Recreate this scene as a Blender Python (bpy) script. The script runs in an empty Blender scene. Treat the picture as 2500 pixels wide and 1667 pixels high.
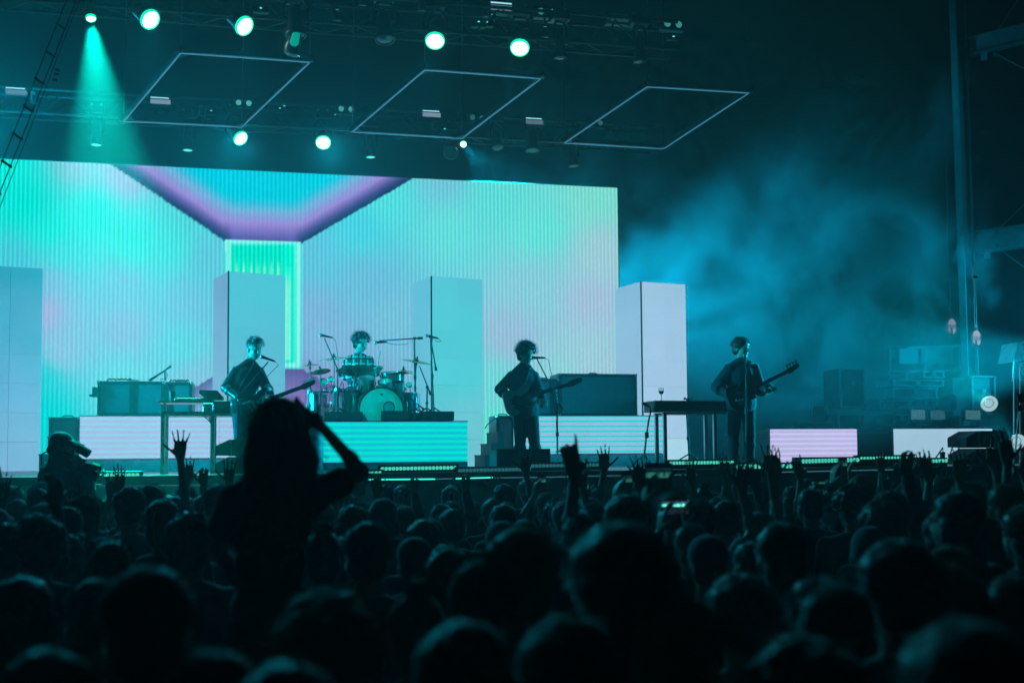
import bpy, math, random
import numpy as np
from mathutils import Vector, Matrix, Euler, noise
random.seed(7); np.random.seed(7)
R = math.radians
V = Vector
PI = math.pi
sc = bpy.context.scene
C = sc.collection

# ------------------------------------------------------------------ camera
CAMH, YAW, PITCH, ROLL, FPX = 2.05, 12.4, 3.2, -0.45, 2650.0
SHIFT = 0.05
cam_d = bpy.data.cameras.new('camera'); cam = bpy.data.objects.new('camera', cam_d); C.objects.link(cam)
CAMR = Matrix.Rotation(R(-YAW), 3, 'Z') @ Matrix.Rotation(R(90 + PITCH), 3, 'X') @ Matrix.Rotation(R(ROLL), 3, 'Z')
cam.matrix_world = Matrix.Translation((0, 0, CAMH)) @ CAMR.to_4x4()
cam_d.sensor_width = 36; cam_d.lens = FPX / 2500 * 36; cam_d.shift_y = SHIFT
cam_d.clip_start = 0.1; cam_d.clip_end = 400
cam_d.dof.use_dof = True; cam_d.dof.focus_distance = 15.0; cam_d.dof.aperture_fstop = 1.7
sc.camera = cam

# ------------------------------------------------------------------ night sky
world = bpy.data.worlds.new('World'); sc.world = world; world.use_nodes = True
wn = world.node_tree.nodes; wl = world.node_tree.links
sky = wn.new('ShaderNodeTexSky'); sky.sky_type = 'NISHITA'; sky.sun_disc = False
sky.sun_elevation = R(-4); sky.sun_rotation = R(200)
wl.new(sky.outputs[0], wn['Background'].inputs['Color']); wn['Background'].inputs['Strength'].default_value = 0.004

# ------------------------------------------------------------------ exposure
sc.view_settings.view_transform = 'Standard'; sc.view_settings.look = 'None'
sc.view_settings.exposure = 0.0; sc.view_settings.gamma = 1.0; sc.view_settings.use_curve_mapping = False
cy = sc.cycles
cy.use_denoising = True
try: cy.denoiser = 'OPENIMAGEDENOISE'
except Exception: pass
cy.max_bounces = 5; cy.diffuse_bounces = 2; cy.glossy_bounces = 3; cy.transmission_bounces = 4; cy.volume_bounces = 0
cy.transparent_max_bounces = 8; cy.volume_step_rate = 1.2; cy.volume_max_steps = 160
cy.sample_clamp_indirect = 2.0
cy.caustics_reflective = False; cy.caustics_refractive = False

# ------------------------------------------------------------------ helpers
def at(px, py, Y):
    """the point of the plane y = Y that shows at photograph pixel (px, py)"""
    d = CAMR @ V(((px - 1250) / FPX, (833.5 - py) / FPX + SHIFT * 2500 / FPX, -1))
    return V((0, 0, CAMH)) + d * (Y / d.y)
def gx(px, Y): return at(px, 1125, Y).x
def zc(p): return (CAMR.transposed() @ (V(p) - V((0, 0, CAMH)))).z * -1
def proj(p):
    q = CAMR.transposed() @ (V(p) - V((0, 0, CAMH))); 
    return (1250 + FPX * q.x / -q.z, 833.5 - FPX * q.y / -q.z + SHIFT * 2500)
def sRGB(r, g, b):
    f = lambda c: (c / 255 / 12.92) if c <= 10.3 else ((c / 255 + .055) / 1.055) ** 2.4
    return (f(r), f(g), f(b), 1)

MATS = {}
def mat(name, col, rough=.6, metal=0, noise_s=None, var=.25, bump=0, sheen=0, emit=None, es=0, trans=0, alpha=1, spec=None):
    if name in MATS: return MATS[name]
    m = bpy.data.materials.new(name); m.use_nodes = True; nt = m.node_tree; b = nt.nodes['Principled BSDF']
    c = tuple(col[:3]) + (1,)
    b.inputs['Base Color'].default_value = c; b.inputs['Roughness'].default_value = rough; b.inputs['Metallic'].default_value = metal
    if spec is not None: b.inputs['Specular IOR Level'].default_value = spec
    if sheen: b.inputs['Sheen Weight'].default_value = sheen; b.inputs['Sheen Roughness'].default_value = .35
    if trans: b.inputs['Transmission Weight'].default_value = trans; b.inputs['IOR'].default_value = 1.3
    if alpha < 1: b.inputs['Alpha'].default_value = alpha
    if emit: b.inputs['Emission Color'].default_value = tuple(emit[:3]) + (1,); b.inputs['Emission Strength'].default_value = es
    if noise_s:
        tc = nt.nodes.new('ShaderNodeTexCoord'); n = nt.nodes.new('ShaderNodeTexNoise'); n.inputs['Scale'].default_value = noise_s; n.inputs['Detail'].default_value = 5
        nt.links.new(tc.outputs['Object'], n.inputs['Vector'])
        r = nt.nodes.new('ShaderNodeValToRGB'); r.color_ramp.elements[0].position = .3; r.color_ramp.elements[1].position = .7
        r.color_ramp.elements[0].color = tuple(x * (1 - var) for x in c[:3]) + (1,); r.color_ramp.elements[1].color = tuple(min(1, x * (1 + var)) for x in c[:3]) + (1,)
        nt.links.new(n.outputs['Fac'], r.inputs[0]); nt.links.new(r.outputs[0], b.inputs['Base Color'])
        if bump:
            bp = nt.nodes.new('ShaderNodeBump'); bp.inputs['Strength'].default_value = bump; bp.inputs['Distance'].default_value = .01
            nt.links.new(n.outputs['Fac'], bp.inputs['Height']); nt.links.new(bp.outputs[0], b.inputs['Normal'])
    MATS[name] = m; return m
def emat(name, col, s, green_edge=False):
    if name in MATS: return MATS[name]
    m = bpy.data.materials.new(name); m.use_nodes = True; nt = m.node_tree; b = nt.nodes['Principled BSDF']
    b.inputs['Base Color'].default_value = (.02, .02, .02, 1); b.inputs['Emission Color'].default_value = tuple(col[:3]) + (1,); b.inputs['Emission Strength'].default_value = s
    MATS[name] = m; return m

class MB:
    """collects closed shapes and links them as one mesh"""
    def __init__(s): s.v = []; s.f = []
    def add(s, vs, fs, M=None):
        o = len(s.v)
        s.v.extend([tuple(M @ V(v)) for v in vs] if M is not None else [tuple(v) for v in vs])
        s.f.extend([tuple(i + o for i in f) for f in fs]); return s
    def box(s, c, d, M=None, rz=0, bev=0):
        x, y, z = d[0] / 2, d[1] / 2, d[2] / 2
        T = Matrix.Translation(c) @ (Matrix.Rotation(rz, 4, 'Z'))
        if M is not None: T = M @ T
        if bev <= 0:
            vs = [(a * x, b * y, e * z) for a in (-1, 1) for b in (-1, 1) for e in (-1, 1)]
            return s.add(vs, [(0, 1, 3, 2), (4, 6, 7, 5), (0, 4, 5, 1), (2, 3, 7, 6), (0, 2, 6, 4), (1, 5, 7, 3)], T)
        b = min(bev, x * .9, y * .9, z * .9)
        ring = lambda X, Y, Z: [(X - b, -Y, Z), (X, -Y + b, Z), (X, Y - b, Z), (X - b, Y, Z), (-X + b, Y, Z), (-X, Y - b, Z), (-X, -Y + b, Z), (-X + b, -Y, Z)]
        vs = ring(x - b * .6, y - b * .6, -z) + ring(x, y, -z + b * .6) + ring(x, y, z - b * .6) + ring(x - b * .6, y - b * .6, z)
        fs = [tuple(range(7, -1, -1)), tuple(range(24, 32))]
        for k in range(3):
            for i in range(8):
                j = (i + 1) % 8; fs.append((k * 8 + i, k * 8 + j, k * 8 + 8 + j, k * 8 + 8 + i))
        return s.add(vs, fs, T)
    def frame(s, p, q):
        w = (V(q) - V(p)); L = w.length or 1e-6; w = w / L
        u = w.orthogonal().normalized() if abs(w.z) > .99 else w.cross(V((0, 0, 1))).normalized()
        return u, w.cross(u), w, L
    def tube(s, pts, r, n=8, cap=True):
        pts = [V(p) for p in pts]; m = len(pts); rr = r if isinstance(r, (list, tuple)) else [r] * m
        vs = []; fs = []; pu = None
        for i, p in enumerate(pts):
            a = pts[max(i - 1, 0)]; b = pts[min(i + 1, m - 1)]
            u, v_, w, L = s.frame(a, b)
            if pu is not None:
                u = (pu - w * pu.dot(w)); u = u.normalized() if u.length > 1e-6 else w.orthogonal().normalized(); v_ = w.cross(u)
            pu = u
            for k in range(n):
                t = 2 * PI * k / n; vs.append(p + (u * math.cos(t) + v_ * math.sin(t)) * rr[i])
        for i in range(m - 1):
            for k in range(n):
                j = (k + 1) % n; fs.append((i * n + k, i * n + j, (i + 1) * n + j, (i + 1) * n + k))
        if cap: fs.append(tuple(range(n - 1, -1, -1))); fs.append(tuple(range((m - 1) * n, m * n)))
        return s.add(vs, fs)
    def bar(s, p, q, w, h=None):
        """square bar from p to q"""
        u, v_, a, L = s.frame(p, q); h = h or w; p = V(p); q = V(q)
        vs = [e + u * (i * w / 2) + v_ * (j * h / 2) for e in (p, q) for (i, j) in ((-1, -1), (1, -1), (1, 1), (-1, 1))]
        return s.add(vs, [(3, 2, 1, 0), (4, 5, 6, 7), (0, 1, 5, 4), (1, 2, 6, 5), (2, 3, 7, 6), (3, 0, 4, 7)])
    def sph(s, c, r, n=10, m=7, M=None):
        r = (r, r, r) if not isinstance(r, (list, tuple)) else r
        vs = [(0, 0, -1)]; fs = []
        for i in range(1, m):
            t = -PI / 2 + PI * i / m
            for k in range(n): a = 2 * PI * k / n; vs.append((math.cos(t) * math.cos(a), math.cos(t) * math.sin(a), math.sin(t)))
        vs.append((0, 0, 1)); top = len(vs) - 1
        for k in range(n):
            j = (k + 1) % n; fs.append((0, 1 + j, 1 + k)); fs.append((top, top - n + k, top - n + j))
            for i in range(m - 2): a = 1 + i * n; fs.append((a + k, a + j, a + n + j, a + n + k))
        T = Matrix.Translation(c) @ (M.to_4x4() if M is not None else Matrix.Identity(4)) @ Matrix.Diagonal((r[0], r[1], r[2], 1))
        return s.add(vs, fs, T)
    def cap(s, p, q, r1, r2=None, n=10):
        """tapered capsule"""
        r2 = r1 if r2 is None else r2; p = V(p); q = V(q); u, v_, w, L = s.frame(p, q)
        vs = []; fs = []; rings = []
        for k in (-80, -50, -20): rings.append((p + w * (r1 * math.sin(R(k))), r1 * math.cos(R(k))))
        for k in (20, 50, 80): rings.append((q + w * (r2 * math.sin(R(k))), r2 * math.cos(R(k))))
        for c, r in rings:
            for k in range(n): t = 2 * PI * k / n; vs.append(c + (u * math.cos(t) + v_ * math.sin(t)) * r)
        for i in range(5):
            for k in range(n): j = (k + 1) % n; fs.append((i * n + k, i * n + j, i * n + n + j, i * n + n + k))
        fs.append(tuple(range(n - 1, -1, -1))); fs.append(tuple(range(5 * n, 6 * n)))
        return s.add(vs, fs)
    def lathe(s, prof, M=None, n=24, closed=False):
        """profile of (radius, height) turned round local z"""
        vs = []; fs = []; m = len(prof)
        for r, z in prof:
            for k in range(n): t = 2 * PI * k / n; vs.append((max(r, 1e-4) * math.cos(t), max(r, 1e-4) * math.sin(t), z))
        for i in range(m - 1 + (1 if closed else 0)):
            a = i * n; b = ((i + 1) % m) * n
            for k in range(n): j = (k + 1) % n; fs.append((a + k, a + j, b + j, b + k))
        if not closed: fs.append(tuple(range(n - 1, -1, -1))); fs.append(tuple(range((m - 1) * n, m * n)))
        return s.add(vs, fs, M)
    def prism(s, poly, d, M=None):
        """polygon in local xz extruded along y by d (centred)"""
        n = len(poly); vs = [(x, -d / 2, z) for x, z in poly] + [(x, d / 2, z) for x, z in poly]
        fs = [tuple(range(n)), tuple(range(2 * n - 1, n - 1, -1))] + [(i, n + i, n + (i + 1) % n, (i + 1) % n) for i in range(n)]
        return s.add(vs, fs, M)
    def mesh(s, name, m=None, smooth=False):
        me = bpy.data.meshes.new(name); me.from_pydata(s.v, [], s.f); me.update()
        if m is not None: me.materials.append(m)
        if smooth:
            me.polygons.foreach_set('use_smooth', [True] * len(me.polygons))
            try: me.set_sharp_from_angle(angle=R(40))
            except Exception: pass
        return me
    def build(s, name, m=None, parent=None, smooth=False, label=None, kind=None):
        o = bpy.data.objects.new(name, s.mesh(name, m, smooth)); C.objects.link(o)
        if parent is not None:
            o.parent = parent
            o.matrix_parent_inverse = parent.matrix_world_i if hasattr(parent, 'matrix_world_i') else Matrix.Identity(4)
        if label: o['label'] = label
        if kind: o['kind'] = kind
        return o

def tag(o, label=None, cat=None, group=None, kind=None):
    if label: o['label'] = label
    if cat: o['category'] = cat
    if group: o['group'] = group
    if kind: o['kind'] = kind
    return o
def thing(name, label, cat, loc=(0, 0, 0), rz=0, group=None):
    o = bpy.data.objects.new(name, None); C.objects.link(o); o.empty_display_size = .1
    o.location = loc; o.rotation_euler = (0, 0, rz); return tag(o, label, cat, group)
def part(root, name, me_or_mb, m=None, smooth=False, world=False, **k):
    """a mesh part under root; world=True if its vertices were laid out in world coordinates"""
    o = me_or_mb.build(name, m, None, smooth) if isinstance(me_or_mb, MB) else bpy.data.objects.new(name, me_or_mb)
    if not isinstance(me_or_mb, MB): C.objects.link(o)
    o.parent = root
    if world:
        Mi = Matrix.Identity(4); r = root
        M = Matrix.Identity(4)
        while r is not None: M = (Matrix.Translation(r.location) @ r.rotation_euler.to_matrix().to_4x4() @ Matrix.Diagonal((*r.scale, 1))) @ M; r = r.parent
        o.data.transform(M.inverted())
    for a, b in k.items(): o[a] = b
    return o
def copy_tree(o, parent=None):
    c = o.copy(); C.objects.link(c)
    if parent is not None: c.parent = parent
    for ch in [x for x in C.objects if x.parent == o]: copy_tree(ch, c)
    return c
CH = {}
def look(p, q, up=V((0, 0, 1))):
    """matrix whose local z points from p to q, located at p"""
    z = (V(q) - V(p)).normalized(); x = up.cross(z)
    x = x.normalized() if x.length > 1e-4 else V((1, 0, 0)); y = z.cross(x)
    return Matrix.Translation(p) @ Matrix((x, y, z)).transposed().to_4x4()
ZS = 1.83            # stage floor height
STRUCT = dict(kind='structure')

# ------------------------------------------------------------------ materials
M_black = mat('black_paint', (.018, .02, .022), .5, noise_s=20, bump=.05)
M_dark = mat('dark_cloth', (.012, .013, .015), .9, noise_s=30)
M_steel = mat('scuffed_steel', (.35, .37, .38), .35, .9, noise_s=25)
M_chrome = mat('chrome', (.75, .78, .8), .12, 1, noise_s=60, var=.1)
M_alu = mat('aluminium', (.5, .52, .53), .3, .9, noise_s=40)
M_road = mat('road_case_laminate', (.05, .055, .06), .45, noise_s=12)
M_floor = mat('stage_deck', (.05, .055, .06), .28, noise_s=3, var=.4, bump=.1)
M_ground = mat('trodden_ground', (.05, .048, .045), .95, noise_s=2, var=.4, bump=.4)
M_skin = mat('skin', (.42, .28, .21), .5, noise_s=40, var=.08)
mat('lamp_shell', (.06, .065, .07), .35, noise_s=15); emat('wash_lens', (.1, .6, .9), 6)
# ------------------------------------------------------------------ ground, stage
o = MB().box((10, 20, -.05), (240, 240, .1)).build('ground', M_ground); tag(o, kind='structure')
YF = 12.9            # front edge of the stage
SX0, SX1 = -9.0, 15.0
o = MB().box(((SX0 + SX1) / 2, (YF + 25.5) / 2, ZS - .05), (SX1 - SX0, 25.5 - YF, .1)).build('stage_floor', M_floor); tag(o, kind='structure')
fas = MB().box(((SX0 + SX1) / 2, YF + .12, (ZS - .1) / 2), (SX1 - SX0, .1, ZS - .1)).build('stage_front', mat('fascia_cloth', (.16, .17, .19), .75, noise_s=6, var=.3, bump=.2)); tag(fas, kind='structure')
wx0 = SX0
for k in range(20):
    x0 = SX0 + k * 1.2
    part(fas, 'fascia_panel', MB().box((x0 + .6, YF + .04, .83), (1.185, .03, 1.6)), MATS['fascia_cloth'])
# lit edge strips under the lip
ledge = thing('edge_light_strip', 'thin strip of edge light running along the stage front under the deck', 'light strip', (0, YF, ZS))
M_edge = emat('edge_glow', (.05, .75, .6), 1.6); M_edged = emat('edge_dim', (.08, .3, .4), .5)
def seg(px0, px1, y0, y1, m, h=.016):
    a = at(px0, y0, YF - .01); b = at(px1, y1, YF - .01)
    part(ledge, 'light_tube', MB().bar(a, b, .02, h), m, world=True)
seg(200, 500, 1186, 1184, M_edged, .006); seg(880, 1062, 1170.5, 1169, M_edge); seg(1064, 1104, 1169, 1168, M_edged, .01); seg(1113, 1203, 1168, 1165, M_edge)
seg(1205, 1380, 1166, 1163.5, M_edged, .01); seg(1385, 1410, 1163, 1162.6, M_edge, .01); seg(1412, 1700, 1162, 1158, M_edged, .008); seg(1905, 2180, 1152, 1146, M_edged, .012)
o = MB().box((10, 31, 6), (90, .3, 12)).build('back_wall', mat('back_wall_paint', (.02, .022, .024), .9, noise_s=1.5)); tag(o, kind='structure')

# ------------------------------------------------------------------ big led screen
YS = 20.5
def lerp(a, b, t): t = min(1, max(0, t)); return tuple(x + (y - x) * t for x, y in zip(a, b))
CP = np.array([
 (0,400,5,232,205),(60,500,0,228,205),(120,560,20,232,212),(150,620,60,215,215),(40,640,60,200,215),(130,690,105,185,215),(110,760,140,168,212),(150,860,118,185,212),(100,930,30,200,200),(100,1010,0,205,200),
 (200,400,120,195,212),(300,430,140,175,215),(230,520,40,232,215),(330,580,50,228,216),(420,600,60,222,216),(500,650,80,200,215),(300,700,100,190,215),(300,800,115,180,213),(300,920,90,205,215),(450,740,95,190,215),(450,850,80,205,215),(480,920,110,185,210),
 (760,640,80,190,215),(760,760,105,175,210),(800,850,105,180,212),(880,560,60,208,220),(960,490,70,222,218),(900,680,90,185,213),(980,780,100,190,212),(1080,440,95,200,215),(1100,560,85,222,216),
 (1200,480,80,222,214),(1320,560,85,226,214),(1460,480,105,222,208),(1470,620,135,205,212),(1450,740,140,190,214),(1300,700,115,205,215),(1250,820,130,188,213),(1450,880,135,200,212),(1210,940,95,215,212),(1205,1060,80,228,206),(1380,950,120,210,212),
 (760,960,120,120,190),(840,990,110,130,190)], float)
def wall_col(x, y):
    d2 = ((CP[:, 0] - x) ** 2 + (CP[:, 1] - y) ** 2) + 900.
    w = 1 / d2 ** 1.6
    return (CP[:, 2:] * w[:, None]).sum(0) / w.sum()
def screen_col(x, y):
    """what the screen shows, by the photograph's pixels on the screen's plane"""
    cl = 560; 
    # ceiling edge
    if x < 551: yb = 588 + (x - 548) * (588 - 400) / (548 - 270)
    elif x < 735: yb = 583 + (x - 551) * 8 / 184
    else: yb = 595 - (x - 735) * (595 - 435) / (1010 - 735)
    d = yb - y
    if d > 0:
        navy = (10, 25, 70); pur = (132, 128, 205); lav = (95, 175, 212); cy = (0, 200, 216)
        w = 46; q_ = min(1, max(0, (100 - abs(x - 643)) / 30)); q_ = q_ * q_ * (3 - 2 * q_); navy = lerp(navy, (70, 70, 150), q_); w = 46 - 6 * q_
        if d < w * .35: return lerp(navy, lerp((45, 50, 120), (90, 88, 175), q_), d / (w * .35))
        if d < w: return lerp(lerp((45, 50, 120), (90, 88, 175), q_), pur, (d - w * .35) / (w * .65))
        if d < w * 1.8: return lerp(pur, lav, (d - w) / (w * .8))
        return lerp(lav, cy, (d - w * 1.8) / (w * .8))
    # doorway
    if 551 <= x <= 733 and y <= 897:
        e = min(x - 551, 733 - x, y - 584, 897 - y)
        if e < 9: return (110, 245, 228)
        if e < 16: return lerp((110, 245, 228), (10, 225, 190), (e - 9) / 7)
        if x > 690: 
            return lerp((0, 240, 200), (130, 240, 215), math.exp(-((x - 702) / 8) ** 2) * min(1, max(0, (y - 640) / 60)))
        t = min(1, max(0, (y - 630) / 30)) * (.5 + .5 * math.cos(2 * PI * x / 17.)) ** 3
        return lerp((0, 228, 190), (130, 245, 200), t)
    c = wall_col(x, y)
    # floor wedge
    yf = 899 + (551 - x) * .62 if x < 551 else (899 if x < 733 else 899 + (x - 733) * .55)
    if y > yf and 430 < x < 960:
        t = math.exp(-(y - yf) / 45.)
        fade = 1 - min(1, abs(x - 642) / 330)
        return lerp(tuple(c), (70, 62, 135), t * min(1, fade * 2.2))
    # rim glow round door
    g = max(551 - x, x - 733, 584 - y, y - 897, 0)
    if g < 7: return lerp((60, 230, 210), tuple(c), g / 7)
    return tuple(c)
X0s, X1s = -7.04, at(1507, 460, YS).x
Zt, Zb = at(1507, 459, YS).z, ZS + .06
nx, nz = 420, 170
xs = np.linspace(X0s, X1s, nx); zs = np.linspace(Zb, Zt, nz)
vs = []; cols = []
for z in zs:
    for x in xs:
        p = proj((x, YS, z)); c = screen_col(max(p[0], -5), p[1]); vs.append((x, YS, z)); cols.append(sRGB(min(255, c[0] * 1.06), min(255, c[1] * 1.05), c[2] * .98))
fs = [(j * nx + i, j * nx + i + 1, (j + 1) * nx + i + 1, (j + 1) * nx + i) for j in range(nz - 1) for i in range(nx - 1)]
me = bpy.data.meshes.new('display'); me.from_pydata(vs, [], fs); me.update()
ca = me.color_attributes.new('content', 'FLOAT_COLOR', 'POINT'); ca.data.foreach_set('color', np.array(cols, dtype=np.float32).ravel())
M_scr = bpy.data.materials.new('led_content'); M_scr.use_nodes = True; nt = M_scr.node_tree; N = nt.nodes; L = nt.links
for n in list(N): N.remove(n)
def nd(t, **k):
    n = N.new(t)
    for a, b in k.items(): setattr(n, a, b)
    return n
def mth(op, a, b=None):
    n = nd('ShaderNodeMath', operation=op)
    for i, q in enumerate((a, b)):
        if q is None: continue
        if isinstance(q, (int, float)): n.inputs[i].default_value = q
        else: L.new(q, n.inputs[i])
    return n.outputs[0]
attr = nd('ShaderNodeAttribute', attribute_name='content'); geo = nd('ShaderNodeNewGeometry'); sep = nd('ShaderNodeSeparateXYZ'); L.new(geo.outputs['Position'], sep.inputs[0])
s1 = mth('SINE', mth('MULTIPLY', sep.outputs['X'], 2 * PI / .077))
s2 = mth('MULTIPLY_ADD', s1, .5); N[-1].inputs[2].default_value = .5
noi = nd('ShaderNodeTexNoise'); noi.inputs['Scale'].default_value = .6; L.new(geo.outputs['Position'], noi.inputs['Vector'])
amp = mth('MULTIPLY', s2, mth('MULTIPLY_ADD', noi.outputs['Fac'], 1.6)); 
mx = nd('ShaderNodeMix', data_type='RGBA', blend_type='MULTIPLY'); L.new(amp, mx.inputs['Factor']); L.new(attr.outputs['Color'], mx.inputs['A']); mx.inputs['B'].default_value = (1.25, .66, .92, 1)
fine = nd('ShaderNodeTexNoise'); fine.inputs['Scale'].default_value = 45; L.new(geo.outputs['Position'], fine.inputs['Vector'])
fm = mth('MULTIPLY_ADD', fine.outputs['Fac'], .3); N[-1].inputs[2].default_value = 1.1
em = nd('ShaderNodeEmission'); L.new(mx.outputs['Result'], em.inputs['Color']); L.new(fm, em.inputs['Strength']); out = nd('ShaderNodeOutputMaterial'); L.new(em.outputs[0], out.inputs['Surface'])
me.materials.append(M_scr)
scr = thing('led_screen', 'huge glowing video wall showing a striped room with a bright green doorway', 'video screen', (0, YS, ZS))
part(scr, 'display', me, world=True)
fb = MB(); fb.box(((X0s + X1s) / 2, YS + .08, Zt + .012), (X1s - X0s + .04, .12, .02)); fb.box((X1s + .012, YS + .08, (Zt + Zb) / 2), (.02, .12, Zt - Zb)); fb.box((X0s - .012, YS + .08, (Zt + Zb) / 2), (.02, .12, Zt - Zb))
part(scr, 'frame', fb, mat('screen_edge', (.03, .3, .25), .5), world=True)
part(scr, 'backing', MB().box(((X0s + X1s) / 2, YS + .1, (Zt + Zb) / 2), (X1s - X0s, .1, Zt - Zb - .02)), M_black, world=True)

# ------------------------------------------------------------------ led columns
def led_mat(name, top, mid, bot, z0, z1, stripes=None, strip_col=None, strength=1.2, hor=True):
    m = bpy.data.materials.new(name); m.use_nodes = True; global N, L, nt
    nt = m.node_tree; N = nt.nodes; L = nt.links
    for n in list(N): N.remove(n)
    geo = nd('ShaderNodeNewGeometry'); sep = nd('ShaderNodeSeparateXYZ'); L.new(geo.outputs['Position'], sep.inputs[0])
    t = mth('DIVIDE', mth('SUBTRACT', sep.outputs['Z'], z0), z1 - z0)
    nz_ = nd('ShaderNodeTexNoise'); nz_.inputs['Scale'].default_value = 1.1; L.new(geo.outputs['Position'], nz_.inputs['Vector'])
    t2 = mth('ADD', t, mth('MULTIPLY', mth('SUBTRACT', nz_.outputs['Fac'], .5), .5))
    r = nd('ShaderNodeValToRGB'); L.new(t2, r.inputs[0]); e = r.color_ramp.elements; e[0].color = sRGB(*bot); e[1].color = sRGB(*top); n3 = e.new(.5); n3.color = sRGB(*mid)
    col = r.outputs[0]
    if stripes:
        s = mth('SINE', mth('MULTIPLY', sep.outputs['Z' if hor else 'X'], 2 * PI / stripes)); s = mth('MULTIPLY_ADD', s, .8); N[-1].inputs[2].default_value = .35
        s.node.use_clamp = True
        # stripes deepen along the panel
        mx = nd('ShaderNodeMix', data_type='RGBA'); L.new(s, mx.inputs['Factor']); L.new(col, mx.inputs['A']); mx.inputs['B'].default_value = sRGB(*strip_col); col = mx.outputs['Result']
    oi = nd('ShaderNodeObjectInfo'); fine = nd('ShaderNodeTexNoise'); fine.inputs['Scale'].default_value = 60; L.new(geo.outputs['Position'], fine.inputs['Vector'])
    st = mth('MULTIPLY_ADD', oi.outputs['Random'], .06 * strength); N[-1].inputs[2].default_value = .87 * strength
    st = mth('ADD', st, mth('MULTIPLY', mth('SUBTRACT', fine.outputs['Fac'], .5), .35 * strength))
    em = nd('ShaderNodeEmission'); L.new(col, em.inputs['Color']); L.new(st, em.inputs['Strength']); out = nd('ShaderNodeOutputMaterial'); L.new(em.outputs[0], out.inputs['Surface'])
    m.cycles.emission_sampling = 'FRONT' if hasattr(m.cycles, 'emission_sampling') else m.cycles.emission_sampling
    return m
COLH = 3.25
def column(px, Yc, w, label, mf, ml, rz=R(12), h=COLH, bright=None):
    p = at(px, 1120, Yc)
    t = thing('led_column', label, 'screen column', (p.x, Yc, ZS), rz, 'led columns on the stage')
    part(t, 'corner_post', MB().box((-.001, -.001, h / 2), (.022, .022, h)), M_black)
    part(t, 'core', MB().box((w / 2, w / 2, h / 2), (w - .06, w - .06, h - .02)), M_black)
    rows = 7; ph = h / rows; g = .004
    mf_me = MB().box((0, 0, 0), (w / 2 - g, .03, ph - g)).mesh('led_panel', mf); ml_me = MB().box((0, 0, 0), (.03, w / 2 - g, ph - g)).mesh('led_panel', ml)
    for i in range(2):
        for k in range(rows):
            mm = mf_me
            if bright and (i, k) in bright: mm = MB().box((0, 0, 0), (w / 2 - g, .03, ph - g)).mesh('led_panel', MATS['patch'])
            for me_, loc in ((mm, (w * (i + .5) / 2 + .014, .015, ph * (k + .5))), (ml_me, (.015, w * (i + .5) / 2 + .014, ph * (k + .5)))):
                o = bpy.data.objects.new('led_panel', me_); C.objects.link(o); o.parent = t; o.location = loc
    return t
z0, z1 = ZS, ZS + COLH
MATS['patch'] = led_mat('bright_patch', (170, 215, 232), (170, 215, 232), (170, 215, 232), z0, z1)
# reversed corner: the near corner is the front-left corner of the box
column(92 - 0, 18.35, .94, 'wide pale blue screen column at the far left, cut off by the ladder side', led_mat('led_a', (52, 165, 190), (95, 172, 205), (128, 182, 218), z0, z1), led_mat('led_a2', (52, 165, 190), (95, 172, 205), (128, 182, 218), z0, z1)).location.x -= .94
column(555, 18.3, .95, 'pale blue screen column standing behind the guitarist in the jacket', led_mat('led_b', (75, 198, 210), (95, 190, 212), (130, 180, 212), z0, z1), led_mat('led_b2', (115, 165, 200), (120, 172, 205), (130, 178, 210), z0, z1), rz=R(17.5))
column(1054.6, 18.25, .93, 'turquoise screen column behind the right end of the drum riser', led_mat('led_c', (88, 196, 210), (84, 206, 214), (122, 198, 212), z0, z1), led_mat('led_c2', (100, 190, 212), (105, 190, 212), (100, 190, 212), z0, z1))
column(1571, 18.2, .92, 'whitish screen column standing right of the video wall behind the wine glass', led_mat('led_d', (158, 196, 224), (165, 200, 228), (168, 202, 230), z0, z1), led_mat('led_d2', (135, 188, 216), (148, 190, 218), (150, 195, 220), z0, z1), bright={(1, 0)})

# ------------------------------------------------------------------ risers and low screens
def riser(px0, px1, Y, ztop, zbot, ncol, m, name, label, cat, depth=2.0, group=None, base=True):
    x0 = at(px0, 1090, Y).x; x1 = at(px1, 1090, Y).x
    t = thing(name, label, cat, ((x0 + x1) / 2, Y, ZS), 0, group); W = x1 - x0
    w = W / ncol
    me_ = MB().box((0, 0, 0), (w - .004, .04, ztop - zbot)).mesh('led_panel', m)
    for k in range(ncol):
        o = bpy.data.objects.new('led_panel', me_); C.objects.link(o); o.parent = t; o.location = (-W / 2 + w * (k + .5), .02, (ztop + zbot) / 2)
    part(t, 'deck', MB().box((0, depth / 2 + .02, ztop - .03), (W, depth - .05, .06)).box((0, .0, ztop + .004), (W, .06, .012)), M_black)
    part(t, 'side_panel', MB().box((0, depth / 2 + .05, (ztop - .06) / 2), (W - .02, depth - .12, ztop - .07)), M_dark)
    if base: part(t, 'skirt', MB().box((0, .05, zbot / 2 - .002), (W, .05, zbot - .006)), mat('grey_skirt', (.2, .2, .22), .7, noise_s=8))
    return t
LAV = (172, 172, 222)
m1 = led_mat('striped_lavender', LAV, (170, 175, 222), LAV, 0, 10, stripes=.078, strip_col=(138, 205, 225))
m2 = led_mat('striped_turquoise', (20, 200, 212), (10, 190, 210), (25, 195, 212), 0, 10, stripes=.082, strip_col=(0, 235, 210))
m3 = led_mat('striped_cyan_white', (165, 185, 222), (160, 185, 222), (165, 185, 222), 0, 10, stripes=.082, strip_col=(10, 218, 218))
m4 = led_mat('striped_violet', (185, 175, 228), (185, 178, 228), (185, 178, 228), 0, 10, stripes=.083, strip_col=(208, 202, 240))
m5 = led_mat('plain_ice', (165, 205, 225), (160, 200, 222), (165, 205, 225), 0, 10)
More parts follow.
